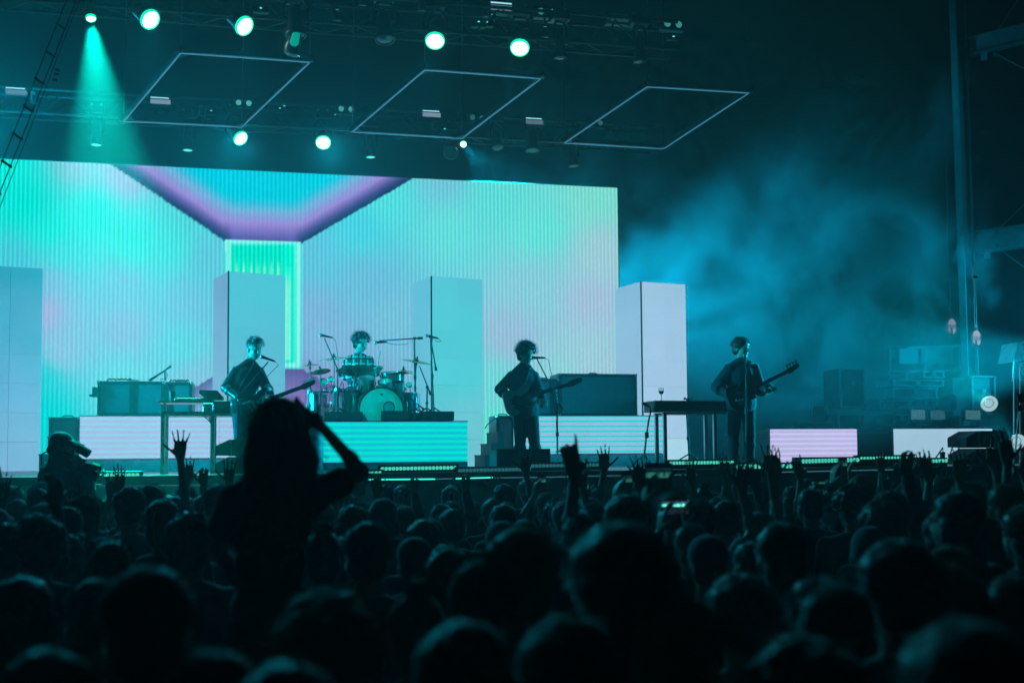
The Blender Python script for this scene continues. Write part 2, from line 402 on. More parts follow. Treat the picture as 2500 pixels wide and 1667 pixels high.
riser(194, 700, 16.5, .80, .19, 3, m1, 'stage_riser', 'low riser with lavender striped light panels under the dark keyboard cabinet', 'riser', group='risers with striped fronts')
riser(760, 1142, 15.8, .695, .11, 4, m2, 'drum_riser', 'drum riser with turquoise striped light panels', 'riser', depth=2.3, group='risers with striped fronts')
riser(1255, 1621, 17.0, .82, .21, 4, m3, 'stage_riser', 'riser with white and cyan striped panels under the big amplifier cabinets', 'riser', group='risers with striped fronts')
riser(1883, 2093, 17.2, .60, .02, 2, m4, 'stage_riser', 'short violet striped riser right of the bass player', 'riser', group='risers with striped fronts', base=False)
riser(2185, 2424, 17.2, .60, .05, 2, m5, 'stage_riser', 'plain ice white lit riser behind the speaker stack on the right', 'riser', group='risers with striped fronts', base=False)
# ------------------------------------------------------------------ haze and smoke
def vol(name, lo, hi, dens, col=(1, 1, 1), g=.3, noise_sc=None, nodes=None):
    c = [(a + b) / 2 for a, b in zip(lo, hi)]; d = [b - a for a, b in zip(lo, hi)]
    o = MB().box((0, 0, 0), d).build(name); o.location = c
    m = bpy.data.materials.new(name); m.use_nodes = True; global N, L, nt
    nt = m.node_tree; N = nt.nodes; L = nt.links
    for n in list(N): N.remove(n)
    pv = nd('ShaderNodeVolumePrincipled'); pv.inputs['Color'].default_value = (*col, 1); pv.inputs['Anisotropy'].default_value = g; pv.inputs['Density'].default_value = dens
    out = nd('ShaderNodeOutputMaterial'); L.new(pv.outputs[0], out.inputs['Volume'])
    o.data.materials.append(m)
    if nodes: nodes(pv)
    tag(o, kind='stuff'); return o
vol('haze', (-60, -8, -1), (75, 45, 14.5), .0095, (.6, .95, 1), .3)
def smoke_nodes(pv):
    tc = nd('ShaderNodeTexCoord'); n = nd('ShaderNodeTexNoise'); n.inputs['Scale'].default_value = .40; n.inputs['Detail'].default_value = 6; n.inputs['Roughness'].default_value = .62; n.inputs['Distortion'].default_value = 1.1
    L.new(tc.outputs['Object'], n.inputs['Vector'])
    ln = nd('ShaderNodeVectorMath', operation='MULTIPLY'); L.new(tc.outputs['Object'], ln.inputs[0]); ln.inputs[1].default_value = (1 / 6.2, 1 / 3.6, 1 / 6.2)
    le = nd('ShaderNodeVectorMath', operation='LENGTH'); L.new(ln.outputs[0], le.inputs[0])
    d = mth('SUBTRACT', mth('MULTIPLY', mth('SUBTRACT', n.outputs['Fac'], .5), 8.5), mth('MULTIPLY', le.outputs['Value'], .85))
    d = mth('ADD', d, .92); d = mth('MAXIMUM', d, 0.0); d = mth('MULTIPLY', d, .42); L.new(d, pv.inputs['Density'])
sx = gx(1850, 21)
vol('smoke', (sx - 4.6, 22.1, ZS + .01), (sx + 6.8, 27.8, ZS + 9.4), .1, (.7, .95, 1), .2, nodes=smoke_nodes)

# ------------------------------------------------------------------ stage light beams
def spot(p, q, power, size, col, blend=.4, rad=.06, name='lamp_light'):
    d = bpy.data.lights.new(name, 'SPOT'); d.energy = power; d.spot_size = R(size); d.spot_blend = blend; d.color = col; d.shadow_soft_size = rad
    o = bpy.data.objects.new(name, d); C.objects.link(o); o.matrix_world = look(V(q), V(p)).copy(); o.location = p
    return o
TEAL = (0, .9, .7); CYAN = (0, .54, .8); BLUE = (0, .48, .77)

def floor_wash(x, y, aim, power, cone, col, label):
    p = V((x, y, ZS)); t = thing('floor_wash_light', label, 'stage lamp', p, 0, 'wash lights on the stage floor behind the risers'); M = look(V((0, 0, .22)), V(aim) - p)
    part(t, 'lamp_head', MB().lathe([(.001, -.2), (.08, -.18), (.11, -.03), (.125, 0)], M, 18), MATS.get('lamp_shell') or mat('lamp_shell', (.06, .065, .07), .35, noise_s=15), True)
    part(t, 'lens', MB().lathe([(.118, .002), (.06, .015), (.001, .02)], M, 18), emat('wash_lens', (.1, .6, .9), 6), True)
    part(t, 'foot', MB().box((0, 0, .03), (.3, .25, .06), bev=.01), M_black); part(t, 'yoke', MB().tube([(-.15, 0, .06), (-.15, 0, .22), (-.12, 0, .22)], .015, 6).tube([(.15, 0, .06), (.15, 0, .22), (.12, 0, .22)], .015, 6), M_black)
    spot(p + V((0, 0, .22)) + (V(aim) - p).normalized() * .08, aim, power, cone, col, .8)
spot((-3.5, 6.5, 9.0), at(905, 960, 16.2), 5200, 11, TEAL, .8)
spot((4.5, 6.5, 9.0), V((3.2, 14.8, ZS + 1.0)), 140, 26, CYAN, .8)

def added_side_lamp(p, aim, power, cone, col, label):  # lamps added for their light alone, none of them in view
    t = thing('added_side_lamp', label, 'stage lamp', (p[0], p[1], ZS), 0, 'added lamps out of view'); p = V(p); M = look(p - V((p.x, p.y, ZS)), V(aim) - V((p.x, p.y, ZS)))
    part(t, 'lamp_head', MB().lathe([(.001, -.25), (.1, -.22), (.14, -.03), (.155, 0)], M, 18), MATS['lamp_shell'], True); part(t, 'lens', MB().lathe([(.15, .002), (.08, .015), (.001, .02)], M, 18), MATS['wash_lens'], True)
    part(t, 'pole', MB().tube([(0, 0, 0), (0, 0, p.z - ZS - .15)], .03), M_black); part(t, 'base', MB().box((0, 0, .02), (.5, .5, .04)), M_black)
    spot(p + (V(aim) - p).normalized() * .1, aim, power, cone, col, .7)
added_side_lamp((-7.8, 15.2, 3.3), (4, 15.6, 2.9), 14000, 38, CYAN, 'added side lamp out of view on the left brightening the stage haze'); added_side_lamp((13.4, 15.4, 3.6), (3, 15.4, 2.7), 13000, 36, CYAN, 'added side lamp out of view on the right brightening the stage haze')  # unseen pair added to brighten the haze low over the stage

added_side_lamp((5.4, 23.4, 5.4), (14, 24.6, 6.3), 5600, 66, BLUE, 'added lamp hidden behind the video wall to light the smoke')  # this lamp and the next are added to light the smoke
added_side_lamp((21.5, 19.5, 5.0), (9, 24.8, 5.4), 7000, 44, BLUE, 'added lamp beyond the right edge of the view to light the smoke')
added_side_lamp((22, 14.0, 4.0), (15.8, 23.0, 9.0), 1000, 24, BLUE, 'added unseen lamp lighting the steel column from the right')  # unseen lamp added so that the steel column stands out
# ------------------------------------------------------------------ trusses and lamps
M_tr = mat('truss_metal', (.14, .16, .17), .38, .7, noise_s=30)
def truss(Y, H, x0, x1, label, w=.38, h=.42):
    z = CAMH + H; t = thing('lighting_truss', label, 'truss', (0, Y, z))
    for dy in (0, w):
        for dz in (0, h):
            part(t, 'chord', MB().tube([(x0, dy, dz), (x1, dy, dz)], .025, 8), M_tr)
    br = MB().tube([(0, 0, 0), (.42, 0, h)], .011, 5).mesh('brace', M_tr); br2 = MB().tube([(0, 0, 0), (.42, w, 0)], .011, 5).mesh('brace', M_tr)
    n = int((x1 - x0) / .84)
    for k in range(n):
        for dy, m_, dz, fl in ((0, br, 0, 1), (w, br, 0, 1), (0, br2, 0, 1)):
            o = bpy.data.objects.new('brace', m_); C.objects.link(o); o.parent = t; o.location = (x0 + k * .84, dy, dz)
            o = bpy.data.objects.new('brace', m_); C.objects.link(o); o.parent = t; o.location = (x0 + k * .84 + .84, dy, dz); o.scale.x = -1
    return t
TF = truss(15.0, 6.0, -9, at(1655, 110, 15).x, 'front lighting truss crossing the top of the stage'); TR = truss(20.0, 6.0, -9, at(1600, 345, 20).x, 'rear lighting truss hanging just above the video wall')
M_lens = emat('lamp_glow', (.75, 1, .93), 9); M_ring = emat('lamp_rim', (.0, .85, .4), 1.6); M_head = mat('lamp_shell', (.06, .065, .07), .35, noise_s=15)
M_dim = emat('lamp_dim', (.1, .9, .7), 1.1); M_glass = mat('lamp_glass', (.1, .2, .2), .1, .3)
def lamp(px, py, Y, aim, label, lit=True, r=.125, hang=.34, power=0, cone=30, col=CYAN, laim=None, mat_l=None, group='moving head lamps on the trusses'):
    p = at(px, py, Y); zt = CAMH + 6.0 - .03
    t = thing('moving_head_lamp', label, 'stage lamp', p, 0, group)
    A = look(V((0, 0, 0)), (V(aim) - p) if not isinstance(aim, str) else V((0, 0, -1)))
    bk = -.26; 
    M4 = A
    hd = MB().lathe([(r * .35, bk - .16), (r * .62, bk - .13), (r * .8, bk), (r * .86, bk + .12), (r * 1.06, -.03), (r * 1.08, -.004)], M4, 20); part(t, 'lamp_head', hd, M_head, True)
    part(t, 'lens', MB().lathe([(r * .97, 0), (r * .9, .012), (r * .5, .022), (.001, .026)], M4, 24), mat_l or (M_lens if lit else M_glass), True)
    part(t, 'rim', MB().lathe([(r * .96, -.01), (r * 1.14, -.01), (r * 1.12, .02), (r * .96, .026)], M4, 24, True), M_ring if lit else M_head)
    c = (M4 @ V((0, 0, bk + .05))); ztl = zt - p.z
    yk = MB(); s = r * 1.28
    yk.tube([(c.x - s, c.y, c.z), (c.x - s * 1.02, c.y, c.z + .2), (c.x - s * .55, c.y, c.z + .32), (c.x + s * .55, c.y, c.z + .32), (c.x + s * 1.02, c.y, c.z + .2), (c.x + s, c.y, c.z)], .022, 6)
    yk.tube([(c.x - s - .02, c.y, c.z), (c.x - r * .7, c.y, c.z)], .018, 6); yk.tube([(c.x + s + .02, c.y, c.z), (c.x + r * .7, c.y, c.z)], .018, 6)
    part(t, 'yoke', yk, M_head, True)
    zb = c.z + .32
    part(t, 'base', MB().box((c.x, c.y, (zb + .07)), (.28, .24, .12), bev=.02), M_head)
    cl = MB().bar((c.x - .08, c.y, zb + .12), (c.x - .08, c.y, max(zb + .2, ztl)), .03); cl.bar((c.x + .08, c.y, zb + .12), (c.x + .08, c.y, max(zb + .2, ztl)), .03); cl.box((c.x, c.y, zb + .14), (.2, .035, .035)); part(t, 'clamp', cl, M_steel)
    if power: spot(p + (V(aim) - p).normalized() * .06, laim or aim, power, cone, col, .85 if cone < 50 else 1.0)
    return t
CAMP = V((0, 0, 2.05))
lamp(222, 44, 15.0, (at(262, 420, 14.2)), 'small lamp throwing a green beam down beside the rope ladder', r=.06, power=24000, cone=31, col=(.0, .8, .62))
lamp(366, 48, 15.0, CAMP + V((12, 3, -9)), 'bright tilted round lamp next right of the beam lamp', power=380, cone=95, laim=V((-3.0, 17.5, ZS)))
lamp(596, 64, 15.0, CAMP + V((13, 3, -9)), 'bright tilted round lamp above the first hanging frame', power=260, cone=95, laim=V((-1.0, 17.5, ZS)))
lamp(1062, 100, 15.0, CAMP + V((1, 6.5, -6.5)), 'glaring round lamp above the second hanging frame', power=170, cone=95, laim=V((1.2, 17.5, ZS)))
lamp(1269, 117, 15.0, CAMP + V((1, 6.5, -6.5)), 'glaring round lamp nearest the right end of the front truss', power=120, cone=95, laim=V((4.0, 17.5, ZS)))
lamp(587, 338, 20.0, CAMP + V((14, 4, -13)), 'bright tilted lamp under the rear truss beside the first hanging frame', power=1100, cone=58, laim=V((-2.5, 6.5, 1.6)))
lamp(789, 348, 20.0, CAMP + V((1, 7, -7)), 'glaring round lamp under the middle of the rear truss', power=1100, cone=58, laim=V((2.5, 6.5, 1.6)))
lamp(1131, 352, 20.0, V((3.2, 15, 4.2)), 'small lit lamp at the lower corner of the second hanging frame', r=.055, power=5000, cone=60, col=BLUE, laim=V((9.0, 25.0, 5.0)))
lamp(235, 352, 20.0, V((gx(235, 20), 19.6, 2)), 'unlit lamp pointing down at the left of the rear truss', lit=False, r=.09, mat_l=M_dim)
lamp(458, 365, 20.0, V((gx(458, 20), 19.6, 2)), 'unlit lamp pointing down above the dark edge of the screen ceiling', lit=False, r=.09, mat_l=M_dim)
lamp(905, 382, 20.0, V((gx(915, 20), 19.6, 2)), 'unlit lamp pointing down right of the glaring rear lamp', lit=False, r=.09, mat_l=M_dim)
lamp(1100, 372, 20.0, V((gx(950, 17), 17, 5)), 'pale lamp head lying sideways below the small lit lamp', lit=False, r=.13)
lamp(1215, 360, 20.0, V((gx(1230, 20), 18, 4)), 'dark lamp head under the rear truss right of the pale one', lit=False, r=.1)
lamp(1300, 368, 20.0, V((gx(1290, 20), 19, 4)), 'dark lamp head hanging below the rectangular strobe on the right', lit=False, r=.12)
lamp(1400, 405, 20.0, V((gx(1430, 20), 19.4, 4)), 'unlit lamp at the right end of the rear truss by the third frame', lit=False, r=.09)
lamp(722, 85, 15.0, V((gx(722, 15) + .1, 14.6, 2)), 'large barrel shaped moving lamp with a green sheen on the front truss', lit=False, r=.13)
bl = [o_ for o_ in C.objects if o_.parent is None and str(o_.get('label', '')).startswith('large barrel')][0]
part(bl, 'bell', MB().lathe([(.03, .17), (.06, .12), (.1, -.05), (.125, -.2), (.11, -.27), (.06, -.3), (.001, -.3)], Matrix.Rotation(R(12), 4, 'Y') @ Matrix.Rotation(R(12), 4, 'X'), 24), mat('bell_shell', (.12, .14, .14), .25, .3), True)
part(bl, 'sheen_glow', MB().lathe([(.001, .0), (.05, .0), (.062, -.16), (.03, -.2), (.001, -.2)], Matrix.Translation((.01, -.085, 0)) @ Matrix.Rotation(R(12), 4, 'Y') @ Matrix.Diagonal((1, .5, 1, 1)), 16), emat('bell_glow', (0, .75, .55), .45), True)  # green sheen on the bell put in as a glowing piece
lamp(940, 95, 15.0, V((gx(1000, 14), 14, 2.5)), 'unlit lamp in a wide yoke left of the second frame top', lit=False, r=.13)
lamp(1368, 140, 15.0, V((gx(1368, 15), 14.5, 2)), 'slim unlit lamp hanging right of the last glaring lamp', lit=False, r=.085)
lamp(1562, 150, 15.0, V((gx(1562, 15), 14.5, 2)), 'slim unlit lamp hanging near the right end of the front truss', lit=False, r=.085)
lamp(-160, 20, 15.0, V((-5.0, 15.5, ZS)), 'added unseen lamp on the front truss beyond the left edge', power=2400, cone=76, laim=V((-4.6, 18.0, 7.2)))  # this and the next lamp are added to brighten the upper left haze
lamp(-90, 318, 20.0, V((-6, 15, ZS)), 'added unseen lamp on the rear truss beyond the left edge', power=2000, cone=76, laim=V((-4.2, 17, 7.0)))
# strobes and blinders
def strobe(px, py, Y, label, lit, w=.34, h=.13):
    p = at(px, py, Y); t = thing('strobe_light', label, 'strobe', p, 0, 'rectangular strobes on the trusses')
    part(t, 'housing', MB().box((0, .06, 0), (w + .05, .12, h + .05), bev=.012), M_head)
    part(t, 'reflector', MB().box((0, -.004, -.015), (w, .012, h * .6)), emat('strobe_%s' % lit, (.35, .5, .7) if lit else (.1, .35, .4), .55 if lit == 2 else (.3 if lit else .12)))
    part(t, 'tube', MB().tube([(-w / 2, -.01, h * .42), (w / 2 - .03, -.01, h * .42)], .009, 6), emat('strobe_tube', (.35, .8, .9), 1.2) if lit else M_steel)
for px, py, Y, l, lab in ((40, 224, 19.9, 1, 'rectangular strobe at the left edge behind the ladder'), (392, 247, 19.9, 2, 'pale lavender strobe seen through the first hanging frame'), (1054, 279, 19.9, 2, 'strobe with two bright bars seen through the second hanging frame'), (1305, 297, 19.9, 1, 'dim strobe right of the second hanging frame'),
    (1226, 18, 15.1, 1, 'turquoise strobe on the front truss above the last glaring lamp'), (1511, 45, 15.1, 0, 'dim strobe near the right end of the front truss')): strobe(px, py, Y, lab, l)
def blinder(px, py, Y, label, e):
    p = at(px, py, Y); t = thing('twin_blinder', label, 'blinder', p, 0, 'twin blinders on the trusses')
    part(t, 'housing', MB().box((0, .06, 0), (.38, .12, .17), bev=.015), M_head)
    for s in (-1, 1):
        b = part(t, 'bulb', MB().sph((s * .09, -.01, 0), (.05, .02, .05), 12, 8), emat('bulb_%d' % int(e * 10), (.15, .8, .75), e), True)
for px, py, Y, e, lab in ((595, 252, 19.9, .5, 'twin blinder beside the right side of the first hanging frame'), (845, 267, 19.9, .4, 'twin blinder left of the second hanging frame'), (1165, 288, 19.9, .15, 'faint twin blinder behind the second frame right side'), (1455, 300, 19.9, .15, 'faint twin blinder behind the third frame'),
    (1335, 30, 15.1, .25, 'twin blinder on the front truss right of the turquoise strobe'), (1643, 60, 15.1, .3, 'twin blinder on the very end of the front truss')): blinder(px, py, Y, lab, e)
# little status lamps and clutter along the trusses
rnd = random.Random(3); FIT = []
for k in range(46):
    Y = 15.1 if k < 30 else 20.1; px = rnd.uniform(520, 1660) if k < 30 else rnd.uniform(20, 1550)
    z = CAMH + 6 + rnd.uniform(.1, .44); x = gx(px, Y)
    kind = rnd.random()
    lab_ = '%s fixed inside the %s truss %s' % (('small junction box', 'coiled cable', 'clamp bracket')[int(kind * 3)], 'front' if Y < 16 else 'rear', ('at the left end' if px < 500 else 'over the drum kit' if px < 950 else 'over the middle guitarist' if px < 1300 else 'at the right end')); t = thing('truss_fitting', lab_, 'fitting', (x, Y, z), 0, 'fittings inside the trusses'); FIT.append((lab_, px, t))
    if kind < .33: part(t, 'box', MB().box((0, 0, 0), (rnd.uniform(.1, .22), .1, rnd.uniform(.06, .12)), bev=.01), M_head); part(t, 'light', MB().box((0, -.055, .01), (.03, .01, .015)), M_dim)
    elif kind < .66:
        b = MB(); b.tube([(math.cos(a * .5) * .09 * (1 + a * .01), 0, math.sin(a * .5) * .06) for a in range(26)], .009, 5); part(t, 'cable', b, M_black)
    else: part(t, 'bracket', MB().box((0, 0, 0), (.03, .03, .2)).box((.04, 0, -.09), (.1, .03, .02)).box((.03, -.01, .08), (.07, .04, .05)), M_steel)

byl = {}
for l_, px, t in FIT: byl.setdefault(l_, []).append((px, t))
for l_, q in byl.items():
    q.sort(key=lambda a: a[0])
    if len(q) > 1:
        for i, (px, t) in enumerate(q): t['label'] = ['leftmost', 'second from left', 'third from left', 'fourth from left', 'fifth from left', 'sixth from left'][i] + ' ' + l_ if i < len(q) - 1 else 'rightmost ' + l_
# ------------------------------------------------------------------ hanging frames
M_fr_glow = emat('frame_glow', (.08, .38, .6), .6); M_fr = mat('frame_metal', (.1, .13, .15), .4, .5, noise_s=20)
frames = [((441, 131), (756, 153), (590, 311), (302, 297)), ((1037, 172), (1320, 193), (1127, 339), (860, 323)), ((1580, 213), (1828, 228), (1620, 364), (1378, 350))]
labs = ['slanted hanging frame on the left over the singer', 'slanted hanging frame in the middle over the drum kit', 'slanted hanging frame on the right beside the smoke']
for fr, lab in zip(frames, labs):
    P4 = [at(*fr[0], 16), at(*fr[1], 16), at(*fr[2], 17.5), at(*fr[3], 17.5)]
    t = thing('hanging_frame', lab, 'light frame', sum(P4, V()) / 4, 0, 'hanging frames')
    for k in range(4):
        a, b = P4[k], P4[(k + 1) % 4]; d = (b - a).normalized()
        part(t, 'rail', MB().bar(a + V((0, .0, .05)) - d * .06, b + V((0, 0, .05)) + d * .06, .05, .07), M_fr, world=True)
        part(t, 'glow_strip', MB().bar(a, b, .018, .012), M_fr_glow, world=True)  # glow strip added in place of lamp light on the bare rails
        e = (P4[(k - 1) % 4] - a).normalized()
        part(t, 'gusset', MB().add([a + d * .16, a, a + e * .16, a + d * .16 + V((0, 0, .02)), a + V((0, 0, .02)), a + e * .16 + V((0, 0, .02))], [(0, 1, 2), (5, 4, 3), (0, 3, 4, 1), (1, 4, 5, 2), (2, 5, 3, 0)]), M_fr, world=True)
        top = V((a.x, a.y, 8.1)) if k in (0, 3) else V((a.x, a.y, 12))
        part(t, 'cable', MB().tube([a + V((0, 0, .08)), V((a.x + .02, a.y, (a.z + 11) / 2)), V((a.x, a.y, 12))], .010, 5), M_steel, world=True)
# ------------------------------------------------------------------ people
def remesh(mb, vox, smooth=2, name='body', m=None):
    me = mb.mesh(name); o = bpy.data.objects.new('tmp', me); C.objects.link(o)
    r = o.modifiers.new('r', 'REMESH'); r.mode = 'VOXEL'; r.voxel_size = vox; r.adaptivity = 0
    s = o.modifiers.new('s', 'SMOOTH'); s.factor = .5; s.iterations = smooth
    dg = bpy.context.evaluated_depsgraph_get(); ev = o.evaluated_get(dg)
    out = bpy.data.meshes.new_from_object(ev); out.name = name
    bpy.data.objects.remove(o); bpy.data.meshes.remove(me)
    out.polygons.foreach_set('use_smooth', [True] * len(out.polygons))
    out.materials.clear()
    if m is not None: out.materials.append(m)
    return out
def hand(B, w, d, s, pose='open', sc_=1.0, spread=1.0):
    """palm and five fingers: w wrist, d direction of the fingers, s towards the thumb; palm normal = d x s"""
    w = V(w); d = V(d).normalized(); s = V(s); s = (s - d * s.dot(d)).normalized(); n = d.cross(s)
    k = sc_; pl = .095 * k
    for t in (-.03, -.01, .012, .032): B.cap(w + d * .012 * k + s * t * .62 * k, w + d * pl * (1 - abs(t) * 2) + s * t * k, .0135 * k, .0115 * k, 8)
    curls = {'open': [.45, .35, .5, .7, .35], 'relax': [.5, .55, .6, .7, .4], 'fist': [1.7, 1.8, 1.8, 1.8, 1.2], 'horns': [.05, 1.75, 1.75, .1, .1], 'five': [.05, .8, .5, .05, .1],
             'point': [.05, 1.6, 1.7, 1.7, 1.1], 'grip': [1.1, 1.15, 1.2, 1.25, .7], 'pinch': [.9, .6, .5, .45, .8]}[pose]
    L_ = [(.040, .026, .020), (.045, .029, .021), (.041, .027, .02), (.032, .021, .018)]
    fan = [.16, .03, -.09, -.24]
    for i, (t, ls) in enumerate(zip((.031, .011, -.010, -.030), L_)):
        a = fan[i] * (1.5 if pose in ('five', 'horns') else .95 if pose == 'open' else .5) * spread
        fd = (d * math.cos(a) + s * math.sin(a)).normalized(); p = w + d * pl * (1 - abs(t) * 1.6) + s * t * k; c = curls[i] / 3 * 1.0; ang = 0
        r = .0088 * k
        for j, l in enumerate(ls):
            ang += c * (1.1 if j else .9)
            q = p + (fd * math.cos(ang) + n * math.sin(ang)) * l * k
            B.cap(p, q, r, r * .92, 8); p = q; r *= .93
    p = w + d * .028 * k + s * .026 * k; c = curls[4]
    td = (d * .62 + s * .8).normalized()
    for j, l in enumerate((.042, .032, .026)):
        a = c * j * .8
        q = p + (td * math.cos(a) + (n * .7 + d * .3).normalized() * math.sin(a)) * l * k
        B.cap(p, q, .0125 * k if j == 0 else .0098 * k, .0095 * k, 8); p = q
def head(B, c, fwd, up=(0, 0, 1), k=1.0, neck=None, beard=False):
    """skull, face and ears; c is the middle of the head"""
    fwd = V(fwd).normalized(); up = V(up); up = (up - fwd * up.dot(fwd)).normalized(); rt = fwd.cross(up)
    M = Matrix((rt, fwd, up)).transposed(); c = V(c); g = lambda x, y, z: c + M @ V((x * k, y * k, z * k))
    B.sph(g(0, -.012, .03), (.076 * k, .096 * k, .088 * k), 16, 12, M)
    B.sph(g(0, .02, -.03), (.062 * k, .07 * k, .082 * k), 14, 10, M)
    B.sph(g(0, .052, -.085), (.030 * k, .028 * k, .022 * k), 10, 8, M)                      # chin
    B.cap(g(0, .086, .012), g(0, .108, -.022), .010 * k, .0145 * k, 8)                        # nose
    B.cap(g(-.03, .078, .028), g(.03, .078, .028), .012 * k, None, 8)                         # brow
    for sx_ in (-1, 1):
        B.sph(g(sx_ * .034, .062, -.018), (.02 * k, .02 * k, .018 * k), 8, 6, M)              # cheek
        B.sph(g(sx_ * .076, -.008, -.008), (.009 * k, .020 * k, .030 * k), 8, 8, M)           # ear
    B.cap(g(-.018, .083, -.052), g(.018, .083, -.052), .0085 * k, None, 8)                    # lips
    if neck is not None: B.cap(g(0, -.03, -.06), V(neck), .054 * k, .062 * k, 12)
    return M
def limb(B, a, b, c, r, extra=0):
    B.cap(a, b, r[0] + extra, r[1] + extra, 12); B.cap(b, c, r[1] * .98 + extra, r[2] + extra, 12)
    m = V(b) + (V(c) - V(b)) * .3; B.sph(m, (r[1] + extra) * 1.06, 10, 8)
def bodyparts(J, vox=.011, skin=None, top=None, trou=None, shoe=None, long_sleeve=True, hands=('relax', 'relax'), hdir=None, k=1.0, jacket=False, thick=0, skirt=False, headfwd=None, headup=(0, 0, 1), thumbs=None, belly=0):
    """J: joints in the figure's own coordinates. Returns body, clothes meshes"""
    J = {a: V(b) for a, b in J.items()}
    B = MB(); hf = headfwd if headfwd is not None else J['fwd']
    head(B, J['head'], hf, headup, k, J['neck'])
    fw = J['fwd'].normalized(); 
    def torso(B, e):
        n, ch, pv = J['neck'], J['chest'], J['pelvis']; sl, sr = J['shl'], J['shr']
        ax = (sr - sl).normalized(); upv = (n - pv).normalized(); f2 = upv.cross(ax).normalized()
        M = Matrix((ax, f2, upv)).transposed()
        B.sph(pv, (.155 * k + e, .105 * k + e, .12 * k + e), 16, 10, M)
        B.sph(pv.lerp(ch, .5), (.135 * k + e + belly, .095 * k + e + belly, .16 * k), 16, 10, M)
        B.sph(ch, (.165 * k + e, .108 * k + e, .17 * k + e), 16, 10, M)
        for s_ in (sl, sr): B.cap(n.lerp(s_, .05) - upv * .01, n.lerp(s_, .86) - upv * .005, .064 * k + e * .7, .05 * k + e * .7, 12)
        mid = (sl + sr) / 2
        for s_ in (sl, sr): B.cap(s_ - upv * .02, ch.lerp(s_, .5), .055 * k + e, .08 * k + e, 12)
    torso(B, 0)
    ra = (.050 * k, .038 * k, .026 * k); rl = (.082 * k, .056 * k, .04 * k)
    limb(B, J['shl'], J['ell'], J['wrl'], ra); limb(B, J['shr'], J['elr'], J['wrr'], ra)
    limb(B, J['hpl'], J['knl'], J['anl'], rl); limb(B, J['hpr'], J['knr'], J['anr'], rl)
    for i, s_ in enumerate('lr'):
        w = J['wr' + s_]; el = J['el' + s_]
        d = (hdir[i] if hdir and hdir[i] is not None else (w - el)); th = (thumbs[i] if thumbs and thumbs[i] is not None else (V((1, 0, 0)) if s_ == 'l' else V((-1, 0, 0))))
        hand(B, w, d, th, hands[i], k * 1.12)
    foot = [(J['an' + s_] + V((0, 0, -.03)) - fw * .03, J['an' + s_] + V((0, 0, -.045)) + fw * .15) for s_ in 'lr']
    for a, b in foot: B.cap(a, b, .032, .026, 8)
    body = remesh(B, vox, 2, 'body', skin)
    out = {'body': body}
    cv = max(vox, .010)
    S = MB(); e = .014 + thick; torso(S, e)
    if jacket: S.sph(J['pelvis'] + V((0, 0, .02)), (.19 * k, .14 * k, .13 * k), 16, 10)
    for s_ in 'lr':
        a, b, c = J['sh' + s_], J['el' + s_], J['wr' + s_]
        if long_sleeve: limb(S, a, b, b.lerp(c, .93), (ra[0] * 1.06, ra[1] * 1.15, ra[2] * 1.15), e)
        else: S.cap(a, a.lerp(b, .55), ra[0] + e, ra[0] + e * 1.3, 12)
    out['shirt'] = remesh(S, cv, 2, 'shirt', top)
    T = MB()
    T.sph(J['pelvis'] + V((0, 0, -.02)), (.168 * k, .118 * k, .12 * k), 16, 10)
    for s_ in 'lr': limb(T, J['hp' + s_], J['kn' + s_], J['kn' + s_].lerp(J['an' + s_], .95), (rl[0] * 1.05, rl[1] * 1.15, rl[2] * 1.3), .012)
    out['trousers'] = remesh(T, cv * 1.2, 2, 'trousers', trou)
    F = MB()
    for a, b in foot: F.cap(a, b, .045, .038, 10); F.box((a + b) / 2 + V((0, 0, -.035)), (.075, .22, .02), rz=0)
    out['shoes'] = F.mesh('shoes', shoe, True)
    return out
rngh = random.Random(11)
